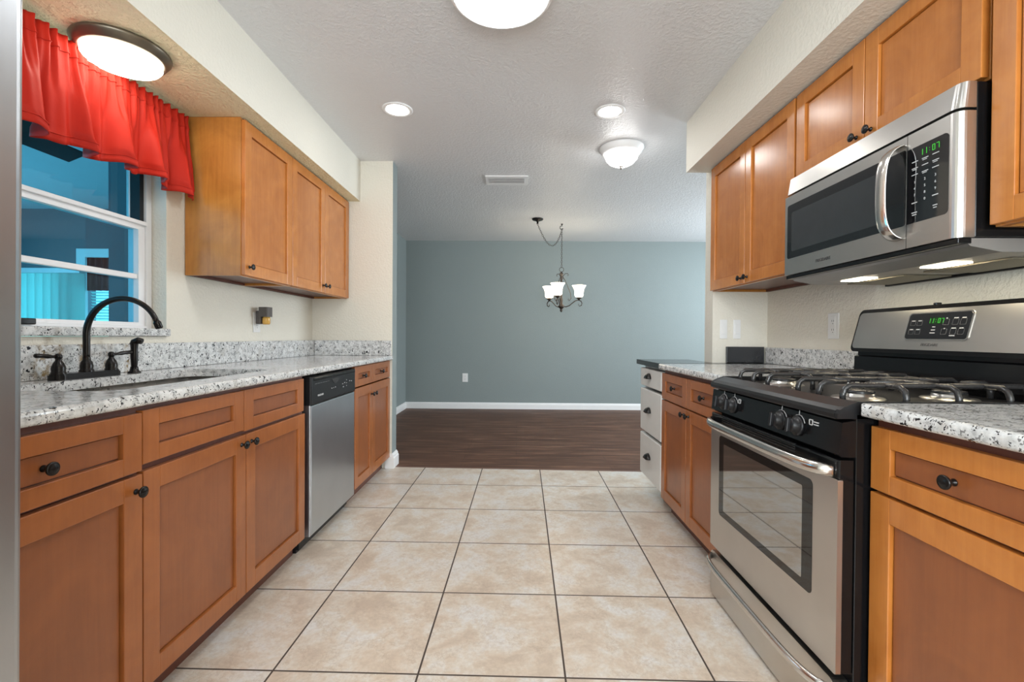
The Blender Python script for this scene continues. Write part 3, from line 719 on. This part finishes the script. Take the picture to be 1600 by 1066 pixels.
# ------------------------------------------------------------------ dishwasher
def dishwasher():
    y0, y1, xf = 2.232, 2.838, -1.002
    d = thing('dishwasher', 'stainless dishwasher with a black control panel between the wooden cabinets', 'dishwasher', (-1.3, 2.535, 0))
    m = MB(); m.box(-1.60, -1.045, y0-.028, y1+.002, .10, .860, M['black']); m.box(-1.60, -1.06, y0-.028, y1, .0, .10, M['blackmatte']); obj('tub', m, d)
    m = MB(); m.boxe(-1.043, xf, y0, y1, .068, .711, M['steel_v'], .008, lambda c, e: c.x > .9, 3); obj('door', m, d)
    m = MB(); m.boxe(-1.043, xf+.004, y0-.003, y1, .713, .852, M['blackmatte'], .008, lambda c, e: c.x > .9, 3)
    m.box(-1.02, xf+.007, y0+.02, y1-.01, .830, .846, M['black'], .004); p = obj('control_panel', m, d)
    m = MB(); V = []; F = []
    m.plate([(2.47, .822)]+[(2.47+.115*i/10, .822-.030*math.sin(PI*i/10)) for i in range(1, 10)]+[(2.585, .822)], [], xf+.0042, xf+.0058, M['darkslot'], 'x'); obj('latch_grip', m, p)
    m = MB(); m.text('FRIGIDAIRE', .0135, M['marking'], (xf+.0045, 2.335, .752), (0, 1, 0), (0, 0, 1)); obj('lettering', m, p)
    m = MB()
    for yy, zz, w in ((2.475, .770, .008), (2.50, .770, .006), (2.525, .771, .008), (2.63, .778, .010), (2.66, .782, .012), (2.69, .795, .006), (2.69, .778, .006), (2.69, .762, .006), (2.74, .785, .008), (2.77, .782, .010), (2.64, .760, .012)):
        m = MB(); m.box(xf+.0042, xf+.0050, yy-w/2, yy+w/2, zz-.0022, zz+.0022, M['marking']); obj('button_label', m, p)
    for k in range(6):
        m = MB(); m.box(xf+.0042, xf+.0048, 2.27+k*.03, 2.292+k*.03, .812, .8145, M['faint']); obj('button_label', m, p)
    m = MB(); m.box(-1.06, -1.05, y0-.02, y1, .012, .064, M['blackmatte']); obj('kick_plate', m, d)
dishwasher()

# ------------------------------------------------------------------ microwave
def seg7(m, mat, txt, x, yc, zc, h, n, thick=0.0007):
    """seven-segment digits reading towards -y on a face at x"""
    segs = {'0': 'abcdef', '1': 'bc', '7': 'abc', ':': ''}
    w = h*0.5; t = h*0.085; pitch = h*0.78; y = yc+pitch*(len(txt)-1)/2
    for ch in txt:
        if ch == ':':
            for dz in (.22, -.22): m.box(x-thick, x, y-t/2, y+t/2, zc+dz*h-t/2, zc+dz*h+t/2, mat)
        for q in segs.get(ch, ''):
            a = {'a': (-w/2, w/2, h/2-t, h/2), 'd': (-w/2, w/2, -h/2, -h/2+t), 'b': (-w/2, -w/2+t, .02*h, h/2), 'c': (-w/2, -w/2+t, -h/2, -.02*h), 'f': (w/2-t, w/2, .02*h, h/2), 'e': (w/2-t, w/2, -h/2, -.02*h)}[q]
            m.box(x-thick, x, y+a[0], y+a[1], zc+a[2], zc+a[3], mat)
        y -= pitch
def microwave():
    y0, y1, xf, z0, z1 = 1.218, 1.992, 1.145, 1.322, 1.728
    w = thing('microwave', 'stainless over-the-range microwave with a black window and green clock', 'microwave', (1.36, 1.605, 1.29))
    m = MB(); m.box(1.192, 1.576, y0+.001, y1, z0, z1, M['black'], .003); obj('case', m, w)
    rr = lambda c, d: abs(d.z) > 1 and c.x < -.9
    # top vent trim leaning back a little
    m = MB(); ends = lambda y: y
    t = MB(); t.boxe(xf, 1.191, y0, y1, 1.660, z1, M['steel'], .022, rr, 6)
    for v in t.bm.verts: v.co.x += (v.co.z-1.660)/(z1-1.660)*0.012*(1.191-v.co.x)/(1.191-xf)
    obj('vent_trim', t, w)
    ys = 1.375
    hole = rrect(1.432, 1.972, 1.392, 1.612, .012, 4)
    m = MB(); m.plate([(ys+.001, z0), (y1, z0), (y1, 1.652), (ys+.001, 1.652)], [hole], xf, 1.170, M['steel'], 'x')
    m.box(1.172, 1.190, ys+.001, y1, z0, 1.652, M['black']); d = obj('door', m, w)
    m = MB(); m.plate(rrect(1.378, 1.974, 1.390, 1.614, .010, 4), [], xf-.0008, xf+.006, M['blackglass'], 'x')
    m.plate(rrect(1.475, 1.945, 1.418, 1.580, .008, 4), [], xf-.0012, xf-.0004, M['mwscreen'], 'x'); obj('window', m, d)
    m = MB(); pts = []; hx = 0.044
    for k in range(33):
        a = -math.cos(PI*k/32); pts.append((xf-.001-hx*(1-abs(a)**5)**0.6, 1.405+0.012*(1-a*a), 1.492+0.138*a))
    m.tube(pts, (.021, .0045), M['chrome'], 12, flat=(0, 1, 0)); obj('handle', m, d)
    m = MB(); m.text('FRIGIDAIRE', .0165, M['logo'], (xf-.0006, 1.745, 1.352), (0, -1, 0), (0, 0, 1)); obj('lettering', m, d)
    m = MB(); m.boxe(xf, 1.191, y0, ys-.001, z0, 1.652, M['steel'], .022, lambda c, e: abs(e.z) > 1 and c.x < -.9 and c.y < 0, 6); p = obj('control_panel', m, w)
    m = MB(); m.plate(rrect(1.243, ys-.002, 1.391, 1.608, .013, 5, (0, 1, 1, 0)), [], xf-.001, xf+.002, M['blackglass'], 'x'); obj('keypad', m, p)
    m = MB(); xk = xf-.0012
    seg7(m, M['led'], '11:07', xk, 1.300, 1.585, .0165, 5); obj('clock_display', m, p)
    K = lambda r, c: (1.347-c*.033, 1.566-r*.0185)
    def mark(y, z, wd, h=.0014):
        m = MB(); m.box(xk-.0005, xk, y-wd/2, y+wd/2, z-h, z+h, M['marking']); obj('key_label', m, p)
    for r in range(3):
        for c in range(3):
            y, z = K(r, c); mark(y, z, .020, .0012)
            if (r+c) % 2: mark(y+.001, z-.0042, .014, .001)
    for i, ch in enumerate('1234567890'):
        y, z = (1.347-(i % 3)*.033, 1.507-(i//3)*.0185) if i < 9 else (1.314, 1.4515)
        m = MB(); m.text(ch, .0105, M['marking'], (xk-.0003, y, z), (0, -1, 0), (0, 0, 1), .0003); obj('key_label', m, p)
    for y, z, wd in ((1.347, 1.448, .018), (1.281, 1.452, .018), (1.347, 1.420, .018), (1.281, 1.424, .014), (1.347, 1.4135, .014), (1.281, 1.4175, .010)): mark(y, z, wd)
    # underside
    m = MB()
    m.prism([(1.160, 1.3205), (1.576, 1.3205), (1.576, 1.285), (1.265, 1.285), (1.185, 1.300)], y0+.004, y1-.003, M['undergrey'])
    m.box(1.150, 1.186, y0+.002, y1-.002, 1.306, 1.3205, M['black'], .002); u = obj('hood_base', m, w)
    for yc in (1.44, 1.80):
        m = MB(); m.box(1.29, 1.350, yc-.055, yc+.055, 1.282, 1.2849, M['hoodlamp']); obj('lamp_lens', m, u)
        m = MB(); m.box(1.375, 1.545, yc-.14, yc+.14, 1.280, 1.2849, M['filter'], .001); obj('filter', m, u)
    m = MB(); m.box(1.555, 1.572, y0+.02, y1-.02, 1.276, 1.2849, M['blackmatte'], .002); obj('rear_louver', m, u)
microwave()

# ------------------------------------------------------------------ gas range
def gas_range():
    y0, y1 = 1.150, 1.900; xf = 0.80; S = M['steel_warm']
    g = thing('gas_range', 'stainless and black gas range with four burners', 'stove', (1.1, 1.525, 0))
    m = MB(); m.box(.842, 1.44, y0, y1, .03, .868, M['black'], .002)
    for yy in (y0+.02, y1-.06):
        for xx in (.87, 1.36): m.box(xx, xx+.03, yy, yy+.03, 0, .03, M['blackmatte'])
    obj('range_body', m, g)
    # storage drawer
    m = MB(); m.boxe(xf+.002, .841, y0+.004, y1-.004, .014, .192, S, .022, lambda c, d: abs(d.x) > 1, 5); d = obj('drawer', m, g)
    def bow(yA, yB, z, out, r, zdrop=0.0, p=4.0):
        pts = []
        for k in range(33):
            a = -1+2*k/32; pts.append((xf+.001-out*(1-abs(a)**p)**0.6, (yA+yB)/2+(yB-yA)/2*a, z+zdrop*(1-abs(a)**p)))
        return pts
    m = MB(); m.tube(bow(y0+.02, y1-.012, .166, .042, .012, 0.0, 6), (.013, .0085), M['chrome'], 14, flat=(0, 0, 1)); obj('handle', m, d)
    # oven door
    m = MB(); m.plate(rrect(y0+.002, y1-.002, .214, .703, .004, 2), [rrect(1.248, 1.822, .360, .673, .016, 5)], xf, .813, S, 'x')
    m.box(.8135, .840, y0+.004, y1-.004, .216, .703, M['black'])
    m.boxe(xf, .838, y0+.002, y1-.002, .704, .752, M['black'], .006, lambda c, e: c.x < -.9, 3); d = obj('oven_door', m, g)
    m = MB(); m.plate(rrect(1.2485, 1.8215, .3605, .6725, .0155, 5), [], xf-.0006, xf+.012, M['ovenglass'], 'x')
    m.plate(rrect(1.293, 1.782, .386, .645, .004, 3), [], xf-.0011, xf-.0003, M['oveninner'], 'x'); obj('window', m, d)
    m = MB(); m.tube(bow(y0+.018, y1-.018, .722, .048, .015, 0.0, 6), (.0165, .012), M['chrome'], 16, flat=(0, 0, 1)); obj('handle', m, d)
    m = MB()
    for k in range(4): m.box(xf-.002, xf+.004, 1.33, 1.80, .728+k*.007, .7315+k*.007, M['blackmatte'], .001)
    obj('vent_slots', m, d)
    # control panel
    m = MB(); m.prism([(.842, .760), (.806, .760), (.800, .766), (.808, .846), (.842, .852)], y0, y1, M['black']); p = obj('control_panel', m, g)
    kz = .806
    for y in (1.796, 1.712, 1.408, 1.322):
        m = MB(); X = Matrix.Translation((.8038, y, kz)) @ Matrix.Rotation(math.radians(5.5), 4, 'Y')
        m.lathe([(.0, 0), (.029, 0), (.029, .006), (.026, .009), (.021, .010), (.0195, .024), (.017, .027), (0, .027)], M['blackmatte'], (0, 0, 0), '-X', 26, xf=X)
        m.box(-.036, -.020, -.0055, .0055, -.021, .021, M['blackmatte'], .003, 2, X); k = obj('knob', m, g)
        m = MB()
        m.box(-.0012, -.0003, -.001, .001, .031, .044, M['marking'], xf=X)
        m.tube([X @ Vector((-.0008, .030*math.cos(PI*q/8)*1.05, .030*math.sin(PI*q/8)*1.05)) for q in range(1, 8)], .0008, M['marking'], 6)
        obj('dial_marks', m, k)
    for y in (1.672, 1.268):
        x = .8052; m = MB()
        m.plate(rrect(y-.008, y+.008, .818, .834, .003, 3), [rrect(y-.0055, y+.0055, .8205, .8315, .002, 3)], x-.0006, x+.002, M['marking'], 'x'); obj('burner_icon', m, p)
    for za in (.8205, .8275):
        m = MB(); m.box(.8048, .807, 1.236, 1.256, za, za+.003, M['marking']); obj('burner_icon', m, p)
    # cooktop with a raised rolled rim
    m = MB()
    prof = [(.796, .857), (.795, .866), (.799, .875), (.812, .884), (.846, .898), (.856, .896), (.862, .884), (1.385, .884), (1.40, .90), (1.44, .90), (1.44, .869), (.80, .853)]
    m.prism(prof, y0+.012, y1-.012, M['satinblack'])
    for ya, yb in ((y0, y0+.0125), (y1-.0125, y1)):
        m.prism([(.796, .856), (.796, .868), (.802, .878), (.814, .886), (.846, .899), (1.44, .899), (1.44, .856)], ya, yb, M['satinblack'])
    obj('cooktop', m, g)
    Bx = (.985, 1.245); By = (1.340, 1.710)
    for bx in Bx:
        for by in By:
            m = MB(); m.lathe([(.066, .8842), (.062, .8875), (.046, .888), (.040, .893), (.040, .899), (0, .899)], M['steel'], (bx, by, 0), seg=32); b = obj('burner', m, g)
            m = MB(); m.lathe([(.037, .8992), (.040, .902), (.038, .907), (.030, .909), (0, .9095)], M['iron'], (bx, by, 0), seg=32); obj('burner_cap', m, b)
    zt = .930
    for by in By:
        m = MB(); I = M['iron']; r = .0075
        ya, yb, xa, xb = by-.165, by+.165, .872, 1.362
        ux = lambda a, b, y: [(a, y, .885), (a, y, zt-.024), (a+.005, y, zt-.009), (a+.018, y, zt), (b, y, zt)]
        uy = lambda a, b, x: [(x, a, .885), (x, a, zt-.024), (x, a+.005*(1 if b > a else -1), zt-.009), (x, a+.018*(1 if b > a else -1), zt), (x, b, zt)]
        xm = (xa+xb)/2
        for y in (by-.098, by+.098): m.tube(ux(xa, xm, y)[:-1]+ux(xb, xm, y)[::-1][1:-1] if False else ux(xa, xm, y)+[(xb-.018, y, zt), (xb-.005, y, zt-.009), (xb, y, zt-.024), (xb, y, .885)], r, I, 8)
        m.tube(ux(xa, Bx[0]-.034, by), [r, r, r, r, r*.75], I, 8)
        m.tube([(p[0], p[1], p[2]) for p in [(xb, by, .885), (xb, by, zt-.024), (xb-.005, by, zt-.009), (xb-.018, by, zt), (Bx[1]+.034, by, zt)]], [r, r, r, r, r*.75], I, 8)
        m.tube([(Bx[0]+.034, by, zt), (xm, by, zt), (Bx[1]-.034, by, zt)], [r*.75, r, r*.75], I, 8)
        for x in Bx:
            m.tube(uy(ya, by-.034, x), [r, r, r, r, r*.75], I, 8); m.tube(uy(yb, by+.034, x), [r, r, r, r, r*.75], I, 8)
        m.tube([(xm, ya, .885), (xm, ya, zt-.024), (xm, ya+.005, zt-.009), (xm, ya+.018, zt), (xm, yb-.018, zt), (xm, yb-.005, zt-.009), (xm, yb, zt-.024), (xm, yb, .885)], r, I, 8)
        obj('grate', m, g)
    # backguard
    m = MB(); m.prism([(1.385, .884), (1.375, .905), (1.378, .985), (1.392, .990), (1.392, 1.004), (1.50, 1.004), (1.50, .86), (1.441, .86), (1.441, .903), (1.385, .901)], y0+.003, y1-.003, M['black'])
    b = obj('backguard', m, g)
    m = MB(); sl = (1.412-1.368)/(1.172-1.004)
    sh = lambda z: 1.368+sl*(z-1.004)
    def slant(y_0, y_1, za, zb, r, mat, d0, d1, mm):
        mm.plate(rrect(y_0, y_1, za, zb, r, 6), [], d0, d1, mat, 'x')
    t = MB(); slant(y0+.001, y1+.012, 1.004, 1.172, .022, M['black'], 0, .085, t)
    slant(y0+.009, y1+.002, 1.018, 1.158, .016, M['steel'], -.003, .004, t)
    for v in t.bm.verts: v.co.x += sh(v.co.z)
    t.box(1.42, 1.440, 1.58, 1.592, 1.171, 1.180, M['black'], .002); cns = obj('console', t, g)
    t = MB(); slant(1.424, 1.660, 1.052, 1.147, .014, M['chrome'], -.0050, -.0025, t); slant(1.429, 1.655, 1.056, 1.143, .011, M['blackglass'], -.0060, -.0030, t)
    for v in t.bm.verts: v.co.x += sh(v.co.z)
    pan = obj('display_panel', t, cns)
    t = MB(); t.box(-.0068, -.0058, 1.525, 1.570, 1.106, 1.128, M['ledwin']); seg7(t, M['led'], '11:07', -.0066, 1.5475, 1.117, .0155, 5)
    for v in t.bm.verts: v.co.x += sh(v.co.z)
    obj('clock_display', t, cns)
    def done(t, nm):
        for v in t.bm.verts: v.co.x += sh(v.co.z)
        obj(nm, t, cns); return None
    for y, z, wd in ((1.634, 1.118, .012), (1.608, 1.118, .012), (1.634, 1.088, .012), (1.608, 1.088, .012), (1.510, 1.124, .004), (1.478, 1.124, .015), (1.452, 1.124, .013), (1.510, 1.090, .004), (1.478, 1.091, .015), (1.452, 1.091, .013), (1.55, 1.096, .010), (1.55, 1.086, .014), (1.55, 1.076, .018), (1.478, 1.067, .018)):
        t = MB(); t.box(-.0068, -.0058, y-wd/2, y+wd/2, z-.0014, z+.0014, M['marking']); done(t, 'key_label')
    for y, z in ((1.634, 1.112), (1.608, 1.112), (1.634, 1.082), (1.608, 1.082), (1.510, 1.112), (1.478, 1.112), (1.452, 1.112), (1.510, 1.081), (1.478, 1.081), (1.452, 1.081)):
        t = MB(); t.plate(rrect(y-.010, y+.010, z-.010, z+.0085, .002, 2), [rrect(y-.0093, y+.0093, z-.0093, z+.0078, .002, 2)], -.0064, -.0058, M['faint'], 'x'); t = done(t, 'key_outline')
    t = MB(); t.text('FRIGIDAIRE', .0125, M['logo'], (-.0034, 1.552, 1.036), (0, -1, 0), (0, 0, 1))
    for v in t.bm.verts: v.co.x += sh(v.co.z)
    obj('lettering', t, cns)
gas_range()

# ------------------------------------------------------------------ valance
def valance():
    v = thing('valance', 'gathered red valance hanging over the sink window', 'curtain', (-1.575, 1.6, 1.70))
    ya, yb, nu, nv = 0.98, 2.205, 260, 26
    V = []; F = []
    rnd = random.Random(4); fr = [(rnd.uniform(5.0, 7.5), rnd.uniform(0, 6.28), 1.0), (rnd.uniform(11, 14), rnd.uniform(0, 6.28), 0.55), (rnd.uniform(21, 25), rnd.uniform(0, 6.28), 0.22)]
    def wave(y): return sum(a*math.sin(2*PI*f*y+p) for f, p, a in fr)/1.3
    def fine(y): return math.sin(2*PI*27*y+1.3*math.sin(2*PI*5*y))*0.7+0.4*math.sin(2*PI*43*y)
    for i in range(nu+1):
        y = ya+(yb-ya)*i/nu
        zt = 2.094+0.0035*fine(y); zb = 1.712+0.009*wave(y+.04)+0.010*math.sin(2*PI*1.7*y)
        for j in range(nv+1):
            t = j/nv; z = zt+(zb-zt)*t
            if t < .17: amp, f = 0.007+.003*abs(t-.08)*20, fine(y)
            else:
                q = (t-.17)/.83; amp = 0.009+0.036*q; k = min(1, q*2.2); f = fine(y)*(1-k)*.8+wave(y+0.012*q)*k
            x = -1.585+amp*f+0.028*t-0.02*max(0, (y-2.1)/.1)*t
            V.append((x, y-(0.012 if t > .9 else 0)*math.sin(2*PI*6*y)+0.012*max(0, (y-2.1)/.1)*t, z))
    w = nv+1
    for i in range(nu):
        for j in range(nv): F.append((i*w+j, i*w+j+1, (i+1)*w+j+1, (i+1)*w+j))
    m = MB(); m.mesh(V, F, M['cloth'], True); o = obj('cloth', m, v); md = o.modifiers.new('thick', 'SOLIDIFY'); md.thickness = 0.0025
    # stitched seams: rod pocket and hem
    for name, tt in (('rod_pocket_seam', .17), ('hem', .935)):
        m = MB(); j = round(tt*nv); P = [Vector(V[i*w+j])+Vector((.0016, 0, 0)) for i in range(0, nu+1)]; m.tube(P, .0013, M['cloth'], 6); obj(name, m, v)
    m = MB(); m.tube([(-1.60, ya-.02, 2.062), (-1.60, yb-.02, 2.062)], .006, M['trim'], 10); obj('rod', m, v)
valance()

# ------------------------------------------------------------------ ceiling fixtures
def dome_light():
    c = (-0.072, 1.832); d = thing('ceiling_light', 'big lit white dome light at the top of the picture', 'ceiling light', (c[0], c[1], ZC))
    m = MB(); m.lathe([(0, -.001), (.205, -.001), (.210, -.012), (.208, -.030), (.200, -.040), (.190, -.042), (.187, -.034), (0, -.034)], M['trim'], (c[0], c[1], ZC), seg=56); obj('rim', m, d)
    m = MB(); m.lathe([(.1865, -.036), (.180, -.043), (.150, -.050), (.10, -.055), (.05, -.057), (0, -.058)], M['dome'], (c[0], c[1], ZC), seg=56); obj('diffuser', m, d)
dome_light()
def can_light(x, y, label):
    d = thing('recessed_light', label, 'ceiling light', (x, y, ZC), 'recessed lights')
    m = MB(); m.lathe([(.066, -.0005), (.092, -.0005), (.093, -.004), (.085, -.007), (.070, -.006), (.066, -.003)], M['trim'], (x, y, ZC), seg=40); obj('trim_ring', m, d)
    m = MB(); m.lathe([(.0655, -.0012), (.063, -.005), (.03, -.007), (0, -.0075)], M['can'], (x, y, ZC), seg=40); obj('lens', m, d)
    return d
a = can_light(-0.741, 2.826, 'lit recessed ceiling light on the side of the dishwasher')
b = copy_tree(a); b.location = (0.560, 2.847, ZC); b['label'] = 'lit recessed ceiling light just above the small bowl-shaped light'
def bowl_light():
    x, y = 0.755, 3.395; d = thing('ceiling_light', 'small flush ceiling light with alabaster glass bowl and finial', 'ceiling light', (x, y, ZC))
    m = MB(); m.lathe([(0, -.0005), (.158, -.0005), (.160, -.010), (.150, -.022), (.148, -.030), (.136, -.044), (.122, -.050), (.118, -.048), (0, -.048)], M['trim'], (x, y, ZC), seg=48); obj('base_ring', m, d)
    m = MB(); m.lathe([(.121, -.051), (.120, -.058), (.110, -.085), (.088, -.110), (.055, -.127), (.02, -.134), (0, -.135)], M['dome2'], (x, y, ZC), seg=48); obj('glass_bowl', m, d)
    m = MB(); m.lathe([(.016, -.133), (.017, -.138), (.010, -.142), (.012, -.148), (.008, -.155), (0, -.158)], M['chrome'], (x, y, ZC), seg=20); obj('finial', m, d)
bowl_light()
def sink_light():
    x, y, z = -1.478, 1.715, ZSL; d = thing('ceiling_light', 'lit round bronze-rimmed light above the red valance', 'ceiling light', (x, y, z))
    m = MB(); m.lathe([(0, -.0008), (.149, -.0008), (.151, -.006), (.149, -.012), (.134, -.032), (.127, -.035), (.122, -.032), (0, -.031)], M['bronze_rim'], (x, y, z), seg=52); obj('rim', m, d)
    m = MB(); m.lathe([(.1215, -.034), (.121, -.046), (.113, -.057), (.09, -.065), (.05, -.071), (0, -.073)], M['sinklamp'], (x, y, z), seg=52); obj('diffuser', m, d)
sink_light()
def vent():
    x0, x1, y0, y1 = -0.285, 0.085, 3.975, 4.205; d = thing('ceiling_vent', 'white slotted air vent in the ceiling', 'vent', ((x0+x1)/2, (y0+y1)/2, ZC))
    m = MB(); m.plate([(x0, y0), (x1, y0), (x1, y1), (x0, y1)], [[(x0+.03, y0+.05), (x1-.03, y0+.05), (x1-.03, y1-.05), (x0+.03, y1-.05)]], ZC-.010, ZC-.0005, M['trim']); obj('vent_frame', m, d)
    m = MB(); m.box(x0+.03, x1-.03, y0+.05, y1-.05, ZC-.003, ZC-.0008, plain('vent_shadow_grey', (.25, .25, .26), .6)); obj('duct_backing', m, d)
    m = MB()
    for k in range(6): m.box(-.155, .155, -.010, .010, -.001, .001, M['trim'], xf=Matrix.Translation(((x0+x1)/2, y0+.062+k*.0215, ZC-.009)) @ Matrix.Rotation(.6, 4, 'X'))
    obj('slats', m, d)
vent()

# ------------------------------------------------------------------ chandelier
def chandelier():
    cx, cy = 0.541, 5.675; B = M['chandmetal']
    d = thing('chandelier', 'three-shade bronze chandelier hung on a swagged chain', 'chandelier', (cx, cy, 1.36))
    kx, ky = 0.232, 5.43
    m = MB(); m.lathe([(0, -.0005), (.066, -.0005), (.068, -.008), (.058, -.018), (.030, -.026), (.012, -.036), (.010, -.060), (0, -.062)], M['bronze'], (kx, ky, ZC), seg=32); obj('canopy', m, d)
    m = MB(); m.lathe([(0, -.0005), (.014, -.0005), (.012, -.008), (.004, -.012), (.004, -.022)], M['bronze'], (cx, cy, ZC), seg=16)
    m.tube([(cx, cy, ZC-.02)]+[(cx-.004+.020*math.sin(a), cy, ZC-.046+.022*math.cos(a)*1.0) for a in [PI*0.15-k*PI*1.5/12 for k in range(13)]], .0042, M['bronze'], 8); obj('hook', m, d)
    def links(m, P, r=.0105, w=.0022):
        pts = [Vector(p) for p in P]; acc = 0; out = []; step = r*2.35
        for a, b in zip(pts, pts[1:]):
            ln = (b-a).length; t = step-acc if out else 0
            while t <= ln: out.append((a+(b-a)*t/ln, (b-a).normalized())); t += step
            acc = ln-(t-step)
        for i, (p, dr) in enumerate(out):
            u = dr.cross(Vector((0.3, 1, 0.2))).normalized(); v = dr.cross(u)
            if i % 2: u = v
            m.tube([p+dr*r*1.5*math.cos(q*PI/5)+u*r*.8*math.sin(q*PI/5) for q in range(10)], w, B, 5, True)
    m = MB(); hx = Vector((cx, cy, ZC-.075)); K = Vector((kx, ky, ZC-.062)); P = []
    for k in range(25):
        t = k/24; p = K.lerp(hx, t); p.z -= 0.215*4*t*(1-t)*(1+0.5*(t-.5)); P.append(p)
    links(m, P); links(m, [(cx, cy, ZC-.07), (cx, cy, 1.905)]); obj('chain', m, d)
    m = MB(); m.tube([(cx+.027*math.cos(a*PI/10), cy, 1.880+.027*math.sin(a*PI/10)) for a in range(20)], .0032, B, 6, True); obj('loop_ring', m, d)
    m = MB(); m.lathe([(0, 1.855), (.008, 1.855), (.010, 1.842), (.026, 1.832), (.020, 1.820), (.012, 1.80), (.010, 1.74), (.018, 1.715), (.022, 1.69), (.014, 1.655), (.010, 1.60), (.012, 1.54), (.020, 1.50), (.014, 1.46), (.030, 1.445), (.042, 1.43), (.036, 1.415), (.020, 1.405), (.014, 1.388), (.018, 1.378), (.008, 1.362), (0, 1.355)], B, (cx, cy, 0), seg=24); obj('column', m, d)
    for k, a in enumerate((math.radians(8), math.radians(128), math.radians(253))):
        ux, uy = math.cos(a), math.sin(a); pt = lambda r, z: (cx+ux*r, cy+uy*r, z)
        m = MB()
        m.tube([pt(.02, 1.430), pt(.06, 1.425), (pt(.10, 1.440)), pt(.14, 1.472), pt(.175, 1.500), pt(.210, 1.512), pt(.245, 1.500), pt(.262, 1.474), pt(.255, 1.446), pt(.232, 1.436), pt(.216, 1.448), pt(.220, 1.464)], [.006]*9+[.005, .004, .004], B, 8)
        m.tube([pt(.012, 1.80), pt(.05, 1.74), pt(.085, 1.66), pt(.115, 1.59), pt(.122, 1.53), pt(.10, 1.50), pt(.085, 1.512), pt(.092, 1.525)], .0042, B, 8)
        m.tube([pt(.014, 1.76), pt(.020, 1.80), pt(.045, 1.832), pt(.078, 1.834), pt(.088, 1.816), pt(.074, 1.806)], .0038, B, 8)
        arm = obj('arm', m, d)
        q = pt(.222, 0)
        m = MB(); m.lathe([(0, 1.512), (.012, 1.512), (.014, 1.520), (.032, 1.532), (.034, 1.540), (.026, 1.545), (0, 1.545)], B, (q[0], q[1], 0), seg=20); obj('cup', m, arm)
        m = MB(); m.lathe([(0, 1.5455), (.030, 1.546), (.046, 1.553), (.053, 1.575), (.054, 1.61), (.060, 1.645), (.075, 1.675), (.086, 1.688), (.083, 1.690), (.070, 1.676), (.055, 1.645), (.049, 1.61), (.048, 1.575), (.04, 1.556), (0, 1.553)], M['shade'], (q[0], q[1], 0), seg=28); obj('lamp_shade', m, arm)
chandelier()

# ------------------------------------------------------------------ outlets, switches, plug-in
def outlet(name, label, pos, nrm, cover=(0.072, 0.118)):
    """duplex outlet; nrm 'x+','x-','y-'"""
    o = thing(name, label, 'outlet', pos); w, h = cover
    X = {'x+': Matrix(((0, 0, 1), (1, 0, 0), (0, 1, 0))), 'x-': Matrix(((0, 0, -1), (-1, 0, 0), (0, 1, 0))), 'y-': Matrix(((1, 0, 0), (0, 0, -1), (0, 1, 0)))}[nrm].to_4x4()
    X = Matrix.Translation(pos) @ X          # local: u right, v up, w out
    m = MB(); m.box(-w/2, w/2, -h/2, h/2, .0005, .006, M['whiteplastic'], .002, 2, X); obj('cover_plate', m, o)
    m = MB()
    m.box(-.0168, .0168, -.050, .050, .0055, .0075, M['whiteplastic'], .001, 1, X)
    for s in (-1, 1):
        for dx in (-.0065, .0065): m.box(dx-.0012, dx+.0012, s*.022-.001, s*.022+.008, .0074, .0079, M['darkslot'], xf=X)
        m.box(-.0022, .0022, s*.022-.012, s*.022-.008, .0074, .0079, M['darkslot'], xf=X)
    obj('receptacle', m, o); return o
outlet('wall_outlet', 'white outlet on the right wall left of the range backguard', (XR, 2.316, 1.118), 'x-', (.078, .128))
outlet('wall_outlet', 'white outlet low on the blue-grey far wall', (-0.752, 6.70, 0.452), 'y-', (.080, .125))
outlet('wall_outlet', 'white outlet behind the plug-in scent warmer on the left wall', (XL, 2.868, 1.132), 'x+', (.075, .122))
def scent():
    x, y = XL+.0082, 2.868
    s = thing('scent_warmer', 'grey plug-in scent warmer with amber oil in the left wall outlet', 'air freshener', (x, y, 1.12))
    m = MB(); m.box(x, x+.032, y-.022, y+.022, 1.122, 1.205, M['greyplastic'], .006, 3); m.boxe(x+.024, x+.082, y-.030, y+.030, 1.168, 1.228, M['greyplastic'], .010, lambda c, d: abs(d.z) > 1 and c.x > .9, 4); obj('warmer_body', m, s)
    m = MB(); m.lathe([(0, 1.1665), (.021, 1.1665), (.0225, 1.155), (.0225, 1.128), (.018, 1.120), (0, 1.120)], M['amber'], (x+.056, y, 0), seg=20); obj('oil_bottle', m, s)
scent()
def switch(x, label):
    z = 1.110; o = thing('light_switch', label, 'light switch', (x, YR, z), 'light switches on the cream wall')
    m = MB(); m.box(x-.023, x+.023, YR-.006, YR-.0005, z-.060, z+.060, M['whiteplastic'], .002); obj('cover_plate', m, o)
    m = MB(); m.box(x-.013, x+.013, YR-.0095, YR-.0055, z-.032, z+.032, M['whiteplastic'], .001, 1, None); obj('rocker', m, o); return o
a = switch(1.303, 'white light switch nearer the dining-room corner, left of its twin'); b = copy_tree(a); b.location.x = 1.387; b['label'] = 'white light switch nearer the range, right of its twin'
